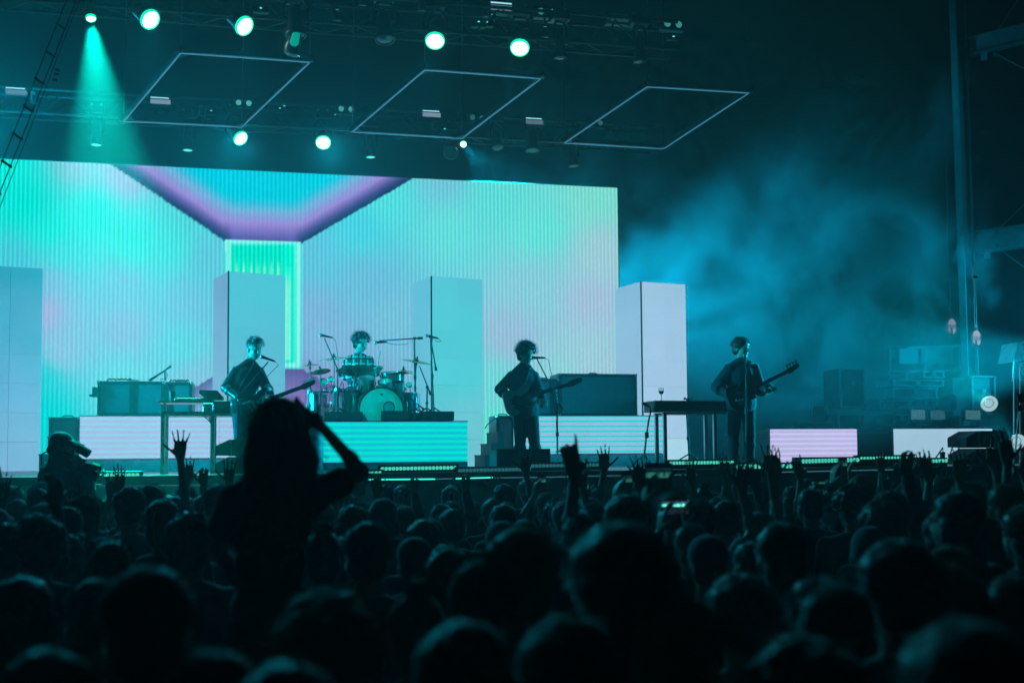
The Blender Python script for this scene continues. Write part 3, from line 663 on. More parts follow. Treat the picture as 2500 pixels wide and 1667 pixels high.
def hair_mesh(kind, k=1.0, fwd=(0, 1, 0), up=(0, 0, 1), m=None, vox=.012, seed=0, fuzz=700):
    """hair round a head whose middle is the origin"""
    rr = random.Random(seed); fwd = V(fwd).normalized(); up = V(up); up = (up - fwd * up.dot(fwd)).normalized(); rt = fwd.cross(up); M = Matrix((rt, fwd, up)).transposed()
    g = lambda x, y, z: M @ V((x * k, y * k, z * k)); B = MB(); s = lambda c, r: B.sph(g(*c), tuple(x * k for x in r), 14, 10, M)
    F = []     # (centre, radii) shells that carry loose strands
    if kind in ('crop', 'short', 'shaved'):
        t = {'crop': .012, 'short': .022, 'shaved': .003}[kind]
        s((0, -.03, .052), (.078 + t, .088 + t, .076 + t)); s((0, -.055, -.02), (.066 + t, .052 + t, .07))
        F = [((0, -.03, .052), (.078 + t, .09 + t, .078 + t))]
    elif kind == 'quiff':
        s((0, -.03, .052), (.086, .096, .084)); s((0, .04, .11), (.062, .05, .036)); s((0, -.05, -.01), (.068, .055, .06)); F = [((0, 0, .06), (.086, .105, .09))]
    elif kind == 'curly':
        s((0, -.035, .065), (.10, .10, .092)); s((0, -.06, -.02), (.088, .06, .08))
        for i in range(90):
            a = rr.uniform(0, 2 * PI); z = rr.uniform(-.55, 1); q = math.sqrt(max(0, 1 - z * z)); 
            if math.sin(a) * q > .45 and z < .25: continue
            s((math.cos(a) * q * .105, -.02 + math.sin(a) * q * .115, .045 + z * .105), (.02, .02, .018))
        F = [((0, -.02, .045), (.12, .13, .118))]
    elif kind in ('long', 'ponytail', 'bun'):
        s((0, -.03, .048), (.09, .098, .086)); s((0, -.05, -.03), (.084, .066, .09))
        F = [((0, -.02, .035), (.09, .11, .095))]
        if kind == 'long':
            for i in range(9):
                a = PI + PI * i / 8; x = math.cos(a) * .078; y = -.03 + math.sin(a) * .05
                B.cap(g(x, y, .0), g(x * 1.1, y - .025 + rr.uniform(-.01, .01), -.30 + rr.uniform(-.03, .03)), .03 * k, .02 * k, 8)
        elif kind == 'ponytail': s((0, -.12, .06), (.03, .03, .03)); B.cap(g(0, -.13, .05), g(0, -.16, -.14), .034 * k, .012 * k, 8)
        else: s((0, -.05, .15), (.042, .042, .036)); F.append(((0, -.05, .15), (.044, .044, .038)))
    elif kind == 'cap':
        s((0, -.02, .05), (.086, .104, .082)); B.cap(g(-.03, .09, .055), g(-.03, .155, .05), .03 * k, .02 * k, 8); B.cap(g(.03, .09, .055), g(.03, .155, .05), .03 * k, .02 * k, 8); s((0, -.05, -.02), (.07, .055, .06))
    elif kind == 'beanie': s((0, -.02, .05), (.09, .108, .098)); s((0, -.02, .02), (.095, .112, .035))
    elif kind == 'hood': s((0, -.03, .03), (.105, .125, .115)); s((0, -.06, -.07), (.12, .09, .09))
    me = remesh(B, vox * k, 3, 'hair', m)
    if kind not in ('cap', 'beanie'):
        am = {'shaved': .001, 'crop': .0035, 'hood': .004, 'short': .006, 'quiff': .006}.get(kind, .008)
        for v in me.vertices:
            q = v.co * 28 + V((seed * 7.3, 0, 0)); v.co += v.normal * (noise.noise(q) * am + noise.noise(q * 2.3) * am * .6)
    if F and fuzz:
        b = MB(); b.v = [tuple(v.co) for v in me.vertices]; b.f = [tuple(p.vertices) for p in me.polygons]
        cur = kind == 'curly'
        for i in range(fuzz):
            c, r = rr.choice(F); a = rr.uniform(0, 2 * PI); z = rr.uniform(-.25, 1); q = math.sqrt(1 - z * z)
            if math.sin(a) * q > .6 and z < .3: continue
            n = V((math.cos(a) * q, math.sin(a) * q, z)); p = V((c[0] + n.x * r[0] * .97, c[1] + n.y * r[1] * .97, c[2] + n.z * r[2] * .97))
            l = rr.uniform(.006, .022) * (1.6 if cur else 1.2 if kind in ('long', 'quiff') else .7 if kind in ('crop', 'shaved') else 1); t = (n * rr.uniform(.4, 1) + V((rr.uniform(-1, 1), rr.uniform(-1, 1), rr.uniform(-1, .4))) * .8).normalized(); sd = t.orthogonal().normalized() * .0012
            e = p + t * l; e2 = e + (t + V((rr.uniform(-1, 1), rr.uniform(-1, 1), -.6)) * .9).normalized() * l * .7
            b.add([g(*(p - sd)), g(*(p + sd)), g(*(e + sd * .7)), g(*(e - sd * .7)), g(*e2)], [(0, 1, 2, 3), (3, 2, 4)])
        me2 = b.mesh('hair', m, True); bpy.data.meshes.remove(me); me = me2
    return me
M_hair = [mat('hair_dark', (.018, .013, .01), .45, noise_s=90, sheen=1), mat('hair_brown', (.06, .035, .02), .45, noise_s=90, sheen=1), mat('hair_fair', (.22, .15, .08), .5, noise_s=90, sheen=.4)]
M_cloth = [mat('cloth_black', (.015, .015, .018), .9, noise_s=25, sheen=.5, bump=.2), mat('cloth_navy', (.02, .03, .05), .85, noise_s=25, sheen=.5, bump=.2), mat('cloth_grey', (.09, .09, .1), .9, noise_s=25, sheen=.5, bump=.2), mat('cloth_white', (.3, .3, .31), .85, noise_s=25, sheen=.3, bump=.2)]
M_denim = mat('denim', (.03, .04, .07), .85, noise_s=40); M_shoe = mat('shoe_leather', (.02, .018, .016), .5)
M_leather = mat('leather', (.03, .027, .025), .32, noise_s=18, bump=.6)

def STAND(**kw):
    J = dict(pelvis=(0, 0, .96), chest=(0, -.01, 1.27), neck=(0, -.01, 1.47), head=(0, .025, 1.64), shl=(-.18, 0, 1.42), shr=(.18, 0, 1.42),
             ell=(-.235, -.02, 1.13), elr=(.235, -.02, 1.13), wrl=(-.22, .14, .92), wrr=(.22, .14, .92), hpl=(-.09, 0, .92), hpr=(.09, 0, .92),
             knl=(-.11, .02, .5), knr=(.11, .02, .5), anl=(-.12, 0, .085), anr=(.12, 0, .085), fwd=(0, 1, 0))
    J.update(kw); return J
def person(label, meshes, hair, loc, rz=0, s=1.0, headpos=(0, .025, 1.64), group=None, mats=None):
    t = thing('person', label, 'person', loc, rz, group); t.scale = (s, s, s)
    b = None
    for n, me in meshes.items():
        o = bpy.data.objects.new(n, me); C.objects.link(o); o.parent = t
        if mats and n in mats:
            o.material_slots[0].link = 'OBJECT'; o.material_slots[0].material = mats[n]
    if hair:
        o = bpy.data.objects.new('hair', hair); C.objects.link(o); o.parent = t; o.location = headpos
        if mats and 'hair' in mats: o.material_slots[0].link = 'OBJECT'; o.material_slots[0].material = mats['hair']
    return t
# ------------------------------------------------------------------ the band
def performer(Y0, foot_px, joints, name_label, hairkind, mats, hf, hup=(0, 0, 1), hands=('grip', 'grip'), k=1.16, vox=.009, hair_mat=None, jacket=False, thick=0, thumbs=None, hdir=None, seat=False, hk=1.0, zfoot=ZS, base='person', shdrop=.045, bare=False):
    """joints: photograph pixel x, y and a step dy in metres towards (-) or away (+) from the viewer"""
    o = V((gx(foot_px, Y0), Y0, zfoot)); J = {}
    for a, (px, py, dy) in joints.items(): J[a] = at(px, py, Y0 + dy) - o
    J['fwd'] = (0, -1, 0)
    if shdrop:
        m_ = (J['shl'] + J['shr']) / 2
        for q_ in ('shl', 'shr'): J[q_] = m_.lerp(J[q_], .84) + V((0, 0, -shdrop))
    m = bodyparts(J, vox, M_skin, mats[0], mats[1], M_shoe, not bare, hands, hdir, k, jacket, thick, headfwd=hf, headup=hup, thumbs=thumbs)
    h = hair_mesh(hairkind, k * hk, hf, hup, hair_mat or M_hair[0], .010, 5, 1200)
    return person(name_label, m, h, o, 0, 1, J['head']), J, o

# left singer with the jacket
g1, J1, O1 = performer(14.8, 612, dict(head=(622, 853, -.03), neck=(611, 886, 0), chest=(600, 928, 0), pelvis=(596, 992, 0), shl=(572, 900, -.02), shr=(637, 900, -.02), ell=(551, 946, -.06), wrl=(583, 972, -.26),
    elr=(652, 948, -.12), wrr=(660, 962, -.34), hpl=(584, 1000, 0), hpr=(610, 1000, 0), knl=(586, 1072, -.03), knr=(622, 1072, -.03), anl=(588, 1143, 0), anr=(630, 1143, 0)),
    'singer in a shiny dark jacket playing guitar beside the drummer', 'quiff', (M_leather, M_denim), V((.45, -.85, -.22)), jacket=True, thick=.008)
# middle guitarist
g2, J2, O2 = performer(14.7, 1285, dict(head=(1285, 866, -.06), neck=(1280, 893, 0), chest=(1278, 940, 0), pelvis=(1282, 1000, 0), shl=(1244, 912, 0), shr=(1308, 912, 0), ell=(1220, 950, .02), wrl=(1249, 978, -.24),
    elr=(1318, 956, -.1), wrr=(1324, 972, -.34), hpl=(1269, 1008, 0), hpr=(1297, 1008, 0), knl=(1270, 1075, -.03), knr=(1304, 1075, -.03), anl=(1268, 1138, 0), anr=(1312, 1138, 0)),
    'curly haired guitarist in a dark long sleeved top with wide trousers', 'curly', (M_cloth[1], M_cloth[0]), V((.30, -.95, -.25)), thick=.012, hk=1.05)
# bass player
g3, J3, O3 = performer(14.0, 1810, dict(head=(1811, 852, -.03), neck=(1810, 883, 0), chest=(1810, 925, 0), pelvis=(1810, 985, 0), shl=(1775, 896, 0), shr=(1846, 896, 0), ell=(1750, 944, .0), wrl=(1783, 968, -.24),
    elr=(1856, 952, -.1), wrr=(1876, 948, -.34), hpl=(1795, 992, 0), hpr=(1826, 992, 0), knl=(1790, 1065, -.03), knr=(1830, 1065, -.03), anl=(1788, 1136, 0), anr=(1830, 1136, 0)),
    'bass player in a loose dark shirt beside the smoke', 'short', (M_cloth[1], M_cloth[0]), V((.4, -.9, -.12)), thick=.026)
# drummer
M_plaid = mat('plaid_cloth', (.1, .11, .12), .85)
nt = M_plaid.node_tree; N = nt.nodes; L = nt.links; b_ = N['Principled BSDF']
tc = nd('ShaderNodeTexCoord'); sp = nd('ShaderNodeSeparateXYZ'); L.new(tc.outputs['Object'], sp.inputs[0])
def stripe(o_, per, w): return mth('GREATER_THAN', mth('SINE', mth('MULTIPLY', o_, 2 * PI / per)), w)
a1 = mth('ADD', stripe(sp.outputs['X'], .11, .8), stripe(sp.outputs['Z'], .11, .8)); a2 = mth('MAXIMUM', stripe(mth('ADD', sp.outputs['X'], .03), .11, .85), stripe(mth('ADD', sp.outputs['Z'], .03), .11, .85))
rp = nd('ShaderNodeValToRGB'); L.new(a1, rp.inputs[0]); rp.color_ramp.elements[0].color = (.07, .09, .09, 1); rp.color_ramp.elements[1].color = (.4, .45, .43, 1)
mxx = nd('ShaderNodeMix', data_type='RGBA'); L.new(a2, mxx.inputs['Factor']); L.new(rp.outputs[0], mxx.inputs['A']); mxx.inputs['B'].default_value = (.01, .012, .014, 1); L.new(mxx.outputs['Result'], b_.inputs['Base Color'])
YD = 16.9; ZR = ZS + .71
g4, J4, O4 = performer(YD, 875, dict(head=(882, 838, -.04), neck=(876, 869, 0), chest=(875, 903, 0), pelvis=(874, 958, .05), shl=(847, 874, 0), shr=(906, 874, 0), ell=(838, 915, .02), wrl=(862, 925, -.3),
    elr=(914, 908, .02), wrr=(919, 912, -.28), hpl=(864, 962, 0), hpr=(886, 962, 0), knl=(852, 965, -.42), knr=(900, 965, -.42), anl=(850, 1020, -.46), anr=(902, 1020, -.46)),
    'drummer in a plaid shirt sitting behind the drum kit', 'curly', (M_plaid, M_denim), V((.5, -.8, -.2)), hands=('grip', 'fist'), thick=.008, hk=1.0, hdir=(None, V((.3, -.5, .6))), zfoot=ZR)
for (a, b) in (((860, 918), (900, 902)), ((920, 905), (929, 857))):
    t = thing('drumstick', 'drumstick held %s by the drummer' % ('upright' if a[0] > 900 else 'low over the cymbal'), 'drumstick', at(*a, YD - .3))
    part(t, 'stick', MB().tube([at(*a, YD - .3), at(*b, YD - .25)], [.009, .006], 6).sph(at(*b, YD - .25), .008, 6, 5), mat('hickory', (.45, .3, .15), .5), world=True)
t = thing('drum_throne', 'round stool under the drummer', 'stool', (O4.x, YD + .05, ZR))
part(t, 'seat', MB().lathe([(.001, .42), (.17, .42), (.18, .46), (.16, .5), (.001, .505)]), M_dark, True); part(t, 'stem', MB().tube([(0, 0, .1), (0, 0, .43)], .02), M_chrome)
for k in range(3): a = k * 2 * PI / 3; part(t, 'leg', MB().tube([(0, 0, .2), (math.cos(a) * .25, math.sin(a) * .25, .01)], .012), M_chrome)

# ------------------------------------------------------------------ guitars
def guitar(label, c, ang, s=1.0, cat='guitar', body_m=None, guard_m=None, neck_len=.62, tilt=.15, bass=False):
    """c: middle of the body, ang: degrees that the neck rises to the viewer's right"""
    t = thing('electric_bass' if bass else 'electric_guitar', label, cat, c); t.rotation_euler = (R(-8), -R(ang), R(tilt)); t.scale = (s, s, s)
    pts = [(-.21, .05), (-.20, .12), (-.14, .155), (-.06, .125), (0, .115), (.07, .15), (.15, .165), (.17, .14), (.12, .075), (.11, .03), (.12, -.03), (.145, -.085), (.12, -.125), (.05, -.105), (-.02, -.11), (-.10, -.16), (-.18, -.15), (-.22, -.08)]
    sm = []
    n = len(pts)
    for i in range(n):
        p0, p1, p2, p3 = (V((*pts[(i + j - 1) % n], 0)) for j in range(4))
        for q in (0, .33, .66): sm.append(tuple((p1 * 2 + (p2 - p0) * q + (p0 * 2 - p1 * 5 + p2 * 4 - p3) * q * q + (-p0 + p1 * 3 - p2 * 3 + p3) * q ** 3)[:2]) if False else tuple(0.5 * x for x in (p1 * 2 + (p2 - p0) * q + (p0 * 2 - p1 * 5 + p2 * 4 - p3) * q * q + (p1 * 3 - p0 - p2 * 3 + p3) * q ** 3)[:2]))
    part(t, 'body', MB().prism(sm, .045), body_m or M_black)
    gd = [(x * .62 + .02, z * .62 - .035) for x, z in sm if True]
    part(t, 'pickguard', MB().prism(gd, .004, Matrix.Translation((0, -.026, 0))), guard_m or mat('pearl_plastic', (.7, .72, .72), .3))
    L0 = neck_len
    part(t, 'neck', MB().box((.10 + L0 / 2, -.012, .0), (L0, .024, .05)), mat('maple', (.1, .07, .04), .4, noise_s=10))
    x0 = .10 + L0
    hs = [(x0 - .01, -.026), (x0 + .03, -.045), (x0 + .09, -.03), (x0 + .17, -.02), (x0 + .19, .01), (x0 + .175, .04), (x0 + .02, .035), (x0 - .01, .026)]
    part(t, 'headstock', MB().prism(hs, .018, Matrix.Translation((0, -.01, 0))), MATS['maple'])
    npg = 4 if bass else 6
    pm = MB().sph((0, 0, 0), (.011, .008, .013), 8, 6).tube([(0, 0, -.03), (0, 0, 0)], .004, 5).mesh('tuning_peg', M_chrome, True)
    for i in range(npg):
        o = bpy.data.objects.new('tuning_peg', pm); C.objects.link(o); o.parent = t; o.location = (x0 + .03 + i * (.14 / (npg - 1)), -.01, .058 + (.012 if bass else 0)); o.scale = (1.6,) * 3 if bass else (1, 1, 1)
    for i in range(npg): part(t, 'string', MB().tube([(-.12, -.042, -.018 + i * .036 / (npg - 1)), (x0 + .04, -.03, -.018 + i * .036 / (npg - 1))], .0009, 4), M_chrome)
    for x in (-.09, -.02, .05): part(t, 'pickup', MB().box((x, -.032, 0), (.018, .01, .075), bev=.004), M_black)
    part(t, 'bridge', MB().box((-.13, -.034, 0), (.03, .014, .075)), M_chrome)
    for x, z in ((-.06, -.09), (-.1, -.1), (-.14, -.11)): part(t, 'knob', MB().lathe([(.012, 0), (.01, .014)], Matrix.Translation((x, -.028, z)) @ Matrix.Rotation(R(90), 4, 'X'), 10), M_chrome, True)
    return t
guitar('dark guitar of the singer in the jacket, its neck rising beside the woman on shoulders', at(630, 985, 14.42), 21, 1.0, neck_len=.5)
guitar('white and black guitar of the curly haired guitarist', at(1272, 975, 14.33), 17, 1.12, body_m=mat('guitar_white', (.55, .56, .56), .25), guard_m=M_black, neck_len=.52)
guitar('dark bass guitar of the bass player', at(1812, 962, 13.64), 25, 1.05, 'bass guitar', guard_m=mat('guard_grey', (.1, .1, .1), .3), neck_len=.6, bass=True)
for J, O, lab in ((J1, O1, 'singer in the jacket'), (J2, O2, 'curly haired guitarist'), (J3, O3, 'bass player')):
    t = thing('guitar_strap', 'dark strap across the chest of the ' + lab, 'strap', O)
    a = J['shr'] * .5 + J['neck'] * .5 + V((0, -.02, .07)); b = J['chest'] + V((-.04, -.15, -.04)); c = J['pelvis'] + V((-.12, -.19, .08))
    part(t, 'webbing', MB().bar(a + V((0, -.06, 0)), b, .05, .006).bar(b, c, .05, .006), M_black)

# ------------------------------------------------------------------ microphones and stands
def mic_mesh(B1, B2, p, d):
    """handheld microphone lying with its head at p, handle along d"""
    d = V(d).normalized(); B1.sph(p, .027, 10, 8); B2.tube([V(p) + d * .02, V(p) + d * .06, V(p) + d * .17], [.02, .017, .012], 10)
def mic_stand(label, Y, base, top, boom_end=None, boom_tail=None, mic=None, micd=(1, 0, -.1), z0=ZS, legs=True, name='microphone_stand', round_base=False):
    b = at(*base, Y); b.z = z0; tp = at(*top, Y)
    t = thing(name, label, 'mic stand', b, 0, 'microphone stands')
    part(t, 'pole', MB().tube([b + V((0, 0, .03)), b.lerp(tp, .55), tp], [.014, .013, .010], 8), M_black, world=True)
    part(t, 'clutch', MB().tube([b.lerp(tp, .5), b.lerp(tp, .56)], .022, 8), M_black, world=True)
    if round_base: part(t, 'base', MB().lathe([(.001, 0), (.15, 0), (.15, .015), (.03, .03), (.001, .03)], Matrix.Translation(b)), M_black, True, world=True)
    else:
        for k in range(3): a = k * 2 * PI / 3 + .4; part(t, 'leg', MB().tube([b + V((0, 0, .2)), b + V((math.cos(a) * .32, math.sin(a) * .32, .012))], .010, 6), M_black, world=True)
    if boom_end:
        e = at(*boom_end, Y); tl = at(*boom_tail, Y) if boom_tail else tp
        part(t, 'boom', MB().tube([tl, tl.lerp(e, .3), e], [.014, .010, .008], 7).sph(tp, .026, 8, 6), M_black, world=True)
        if boom_tail: part(t, 'counterweight', MB().tube([tl, tl.lerp(e, .12)], .02, 8), M_black, world=True)
    if mic:
        p = at(*mic, Y); h = MB(); g = MB(); mic_mesh(h, g, p, micd)
        mo = part(t, 'microphone', g, M_black, True, world=True); part(t, 'grille', h, M_steel, True, world=True)
        w = V(micd).normalized(); q = p + w * .17
        ends = at(*(boom_tail or top), Y) if boom_end else tp
        pts = [q, q + w * .05 + V((0, 0, -.03))] + [q.lerp(tp, f) + V((.05 * math.sin(f * PI), -.02, -.07 * math.sin(f * PI))) for f in (.3, .6, .9)] + [tp.lerp(b, f) + V((.018 * math.sin(f * 17), -.015, 0)) for f in (.3, .6, .95)]
        part(t, 'cable', MB().tube(pts, .004, 5), M_black, world=True)
    return t
mic_stand('boom microphone stand at the mouth of the singer in the jacket', 14.25, (582, 1150), (583, 968), (655, 883), None, (640, 871), (1, 0, -.35))
mic_stand('boom microphone stand in front of the curly haired guitarist', 14.1, (1361, 1140), (1360, 984), (1311, 876), (1374, 999), (1300, 873), (1, 0, 0), round_base=True)
mic_stand('straight microphone stand in front of the bass player', 13.5, (1822, 1140), (1821, 878), None, None, (1818, 868), (.1, -.1, -1), round_base=True)
mic_stand('microphone stand leaning over the crash cymbal left of the drummer', 15.95, (825, 1030), (824, 905), (792, 826), (832, 920), (783, 818), (1, 0, -.2), ZR)
mic_stand('overhead microphone stand with a long horizontal boom right of the drummer', 16.3, (1015, 1030), (1012, 826), (926, 832), (1032, 825), (917, 836), (1, 0, .05), ZR)
mic_stand('tall thin microphone stand at the right end of the drum riser', 16.0, (1060, 1030), (1051, 822), (1051, 822), (1065, 905), (1043, 819), (1, 0, -.25), ZR)
mic_stand('short boom stand under the right crash cymbal', 16.1, (1042, 1030), (1043, 945), (1024, 893), (1052, 964), None, (1, 0, 0), ZR)
mic_stand('low boom stand beside the bass drum on the right', 16.0, (1012, 1030), (1012, 985), (1000, 970), (1036, 1000), None, (1, 0, 0), ZR)
# gooseneck stand left of the keyboard
t = thing('gooseneck_stand', 'small gooseneck microphone stand left of the stage keyboard', 'mic stand', V((gx(1572, 14.2), 14.2, ZS)))
Yg = 14.2
part(t, 'neck', MB().tube([at(1572, 1120, Yg), at(1577, 1075, Yg), at(1583, 1030, Yg), at(1589, 1003, Yg), at(1587, 993, Yg), at(1578, 988, Yg)], [.016, .014, .013, .011, .01, .01], 8), M_black, world=True)
part(t, 'microphone', MB().tube([at(1584, 992, Yg), at(1573, 985, Yg), at(1568, 986, Yg)], [.014, .024, .018], 8), M_black, world=True)
part(t, 'bracket', MB().box(at(1579, 1062, Yg), (.045, .04, .08)), M_black, world=True)
for k in range(3): a = k * 2.1 + .5; part(t, 'leg', MB().tube([at(1573, 1108, Yg), V((gx(1572, Yg) + math.cos(a) * .2, Yg + math.sin(a) * .2, ZS + .01))], .01, 6), M_black, world=True)
# ------------------------------------------------------------------ drum kit
M_shell = mat('drum_shell', (.05, .22, .2), .2, .3, noise_s=8); M_skin2 = mat('drum_head', (.55, .6, .58), .35, noise_s=9, var=.12); M_clear = mat('clear_acrylic', (.6, .7, .7), .08, trans=.85)
M_brass = mat('cymbal_bronze', (.42, .36, .2), .25, .95, noise_s=30, var=.15)
def drum(name, label, c, r, h, axis=(0, 0, 1), shell=None, lugs=8, legs=0, zfloor=ZR, head_m=None):
    c = V(c); t = thing(name, label, 'drum', c, 0, 'drums of the kit'); M = look(V((0, 0, 0)), V(axis))
    part(t, 'shell', MB().lathe([(r, -h / 2), (r, h / 2), (r * .96, h / 2), (r * .96, -h / 2)], M, 32, True), shell or M_shell, True)
    part(t, 'drum_head', MB().lathe([(.001, h / 2 + .004), (r * .98, h / 2 + .002), (r * .98, h / 2 - .004), (.001, h / 2 - .004)], M, 32), head_m or M_skin2, True)
    for s in (-1, 1): part(t, 'hoop', MB().lathe([(r * 1.0, s * h / 2 - .012), (r * 1.045, s * h / 2 - .012), (r * 1.045, s * h / 2 + .014), (r * 1.0, s * h / 2 + .014)], M, 32, True), M_chrome, True)
    lm = MB().box((0, 0, 0), (.022, .022, .05), bev=.006).tube([(0, .014, -h / 2), (0, .014, h / 2)], .004, 5).mesh('lug', M_chrome)
    for k in range(lugs):
        a = 2 * PI * k / lugs; o = bpy.data.objects.new('lug', lm); C.objects.link(o); o.parent = t
        o.matrix_basis = M @ Matrix.Rotation(a, 4, 'Z') @ Matrix.Translation((0, r + .01, 0))
    for k in range(legs):
        a = k * 2 * PI / 3 + .5; x, y = math.cos(a) * (r + .03), math.sin(a) * (r + .03)
        part(t, 'leg', MB().tube([(x, y, .05), (x, y, zfloor - c.z + .03), (x * 1.1, y * 1.1, zfloor - c.z)], .008, 6), M_chrome)
    return t
bd = drum('bass_drum', 'large bass drum with a round port hole in its lit front head', at(925, 1002, 16.15), .325, .42, (0.08, -1, 0), lugs=10)
part(bd, 'port_rim', MB().lathe([(.075, .218), (.088, .218), (.088, .226), (.075, .226)], look(V((0, 0, 0)), V((.08, -1, 0))) @ Matrix.Translation((.11, .04, 0)), 24, True), M_chrome, True)
part(bd, 'port_hole', MB().lathe([(.001, .2165), (.075, .2165), (.075, .219), (.001, .219)], look(V((0, 0, 0)), V((.08, -1, 0))) @ Matrix.Translation((.11, .04, 0)), 24), mat('port_inside', (.35, .35, .42), .8), True)
part(bd, 'badge', MB().prism([(-.03, .02), (.03, .02), (0, -.015)], .004, Matrix.Translation((.02, -.222, .22))), M_black)
for s in (-1, 1): part(bd, 'spur', MB().tube([(s * .3, -.1, -.08), (s * .42, -.22, ZR - bd.location.z + .01)], .009, 6), M_chrome)
drum('tom_drum', 'rack tom left above the bass drum in front of the drummer', at(893, 938, 16.35), .125, .2, (.1, -.45, .9))
drum('tom_drum', 'small rack tom right above the bass drum', at(940, 945, 16.3), .11, .17, (-.05, -.4, .9))
drum('tom_drum', 'rack tom beside the right crash stand', at(968, 950, 16.5), .13, .2, (-.1, -.3, .95))
drum('snare_drum', 'shallow snare drum at the right of the kit', at(957, 918, 16.5), .165, .1, (-.05, -.15, 1))
drum('floor_tom', 'tall clear floor tom standing left of the bass drum', at(838, 985, 16.3), .17, .4, shell=M_clear, legs=3)
drum('floor_tom', 'dark floor tom right of the bass drum', at(990, 990, 16.6), .19, .36, legs=3, shell=M_black)
drum('floor_tom', 'clear low drum at the left end of the kit', at(775, 992, 16.5), .15, .34, shell=M_clear, legs=3)
def cymbal(label, Y, px, py, r, tilt, roll=0, two=False, base=None, name='crash_cymbal', cat='cymbal'):
    c = at(px, py, Y); b = V((c.x + (base or 0), Y + .05, ZR)); t = thing(name, label, cat, b, 0, 'cymbals on stands')
    M = Matrix.Translation(c) @ Matrix.Rotation(R(roll), 4, 'Y') @ Matrix.Rotation(R(tilt), 4, 'X')
    for i in range(2 if two else 1):
        M2 = M @ Matrix.Translation((0, 0, -.03 * i))
        part(t, 'cymbal', MB().lathe([(.001, .033), (.02, .032), (.035, .02), (.045, .012), (r * .7, .004), (r, -.008), (r, -.011), (.04, .004), (.001, .02)], M2, 36), M_brass, True, world=True)
    part(t, 'wing_nut', MB().tube([M @ V((0, 0, .02)), M @ V((0, 0, .075))], .011, 8).sph(M @ V((0, 0, .045)), (.022, .012, .012), 8, 6), M_black, True, world=True)
    e = c.lerp(b, .45); e.x = b.x
    part(t, 'stand_tube', MB().tube([M @ V((0, 0, .0)), e], .009, 7).tube([e, b + V((0, 0, .05))], .013, 8).tube([e + V((0, 0, -.04)), e + V((0, 0, .03))], .021, 8), M_chrome, True, world=True)
    part(t, 'tilter', MB().sph(e, .026, 8, 6).sph(c.lerp(e, .12), .02, 8, 6), M_chrome, True, world=True)
    for k in range(3): a = k * 2 * PI / 3 + .3; part(t, 'leg', MB().tube([b + V((0, 0, .28)), b + V((math.cos(a) * .24, math.sin(a) * .24, .012))], .008, 6), M_chrome, world=True)
cymbal('crash cymbal left of the drummer on a tall stand', 16.2, 816, 875, .23, 8, -7)
cymbal('wide ride cymbal directly in front of the drummer', 16.1, 870, 903, .265, -14, 0, base=-.05)
cymbal('crash cymbal at the upper right of the kit', 16.3, 1017, 882, .23, 10, 9, base=-.02)
cymbal('hi-hat at the right of the kit', 16.4, 985, 906, .155, 3, 1, two=True, name='hi_hat')
cymbal('small dark splash cymbal at the far left of the kit', 16.2, 757, 891, .14, 6, -8, name='splash_cymbal')
cymbal('bright small cymbal below the left splash cymbal', 16.0, 782, 906, .15, -12, -8, name='splash_cymbal')
t = thing('drum_rack', 'horizontal chrome rack bar with clamps at the left of the kit', 'rack', at(800, 957, 16.15))
part(t, 'rail', MB().tube([at(748, 957, 16.15), at(862, 955, 16.15)], .02, 10), M_chrome, True, world=True)
for px in (765, 865): part(t, 'leg', MB().tube([at(px, 957, 16.15), V((gx(px, 16.15), 16.15, ZR))], .019, 10), M_chrome, True, world=True)
cm = None
rk = random.Random(5)
for k in range(11):
    p = at(754 + k * 10.5, 956 + rk.uniform(-8, 6), 16.12); part(t, 'clamp', MB().box(p, (.035, .05, .05), rz=rk.uniform(0, 1), bev=.01).tube([p, p + V((rk.uniform(-.05, .05), -.02, rk.uniform(.04, .13)))], .007, 6), M_chrome, world=True)
for px, py, r in ((757, 930, .05), (790, 930, .06), (808, 925, .05), (945, 930, .05), (1000, 938, .05)):
    p = at(px, py, 16.05); t = thing('percussion_pad', 'small trigger pad %s' % {757: 'at the far left of the rack', 790: 'beside the floor tom on the left rack', 808: 'just left of the microphone stand', 945: 'above the small rack tom', 1000: 'beside the dark floor tom'}[px], 'drum pad', p, 0, 'trigger pads on the kit')
    M = look(V((0, 0, 0)), V((.1, -.7, .6))); part(t, 'pad', MB().lathe([(.001, .012), (r * .85, .012), (r, 0), (r * .9, -.03), (.001, -.03)], M, 20), M_skin2, True); part(t, 'mount', MB().tube([(0, 0, -.01), (.02, .05, -.12)], .008, 6), M_chrome)
# pole in front with mic clamp, monitors on the drum riser
def wedge(label, px0, px1, py0, Y, z0, d=.4, shape='box'):
    x0, x1 = gx(px0, Y), gx(px1, Y); h = at(px0, py0, Y).z - z0; t = thing('floor_monitor', label, 'monitor speaker', ((x0 + x1) / 2, Y, z0), 0, 'floor monitor speakers'); w = x1 - x0
    M = Matrix.Rotation(R(90), 4, 'Z')
    part(t, 'cabinet', MB().prism([(-d / 2, .004), (d / 2, .004), (d / 2 - .05, h * .8), (d / 2 - .12, h), (-d / 2, h)], w, M), M_black)
    part(t, 'handle', MB().box((w / 2 + .003, .0, h * .55), (.008, .12, .04)), M_dark)
    part(t, 'grille', MB().box((0, -d / 2 - .006, h * .5), (w - .03, .008, h - .04)), mat('speaker_grille', (.03, .035, .04), .6, .5, noise_s=120, var=.6, bump=.5))
    for s in (-1, 1): part(t, 'foot', MB().box((s * (w / 2 - .06), 0, .002), (.05, d * .8, .004)), M_black)
    return t
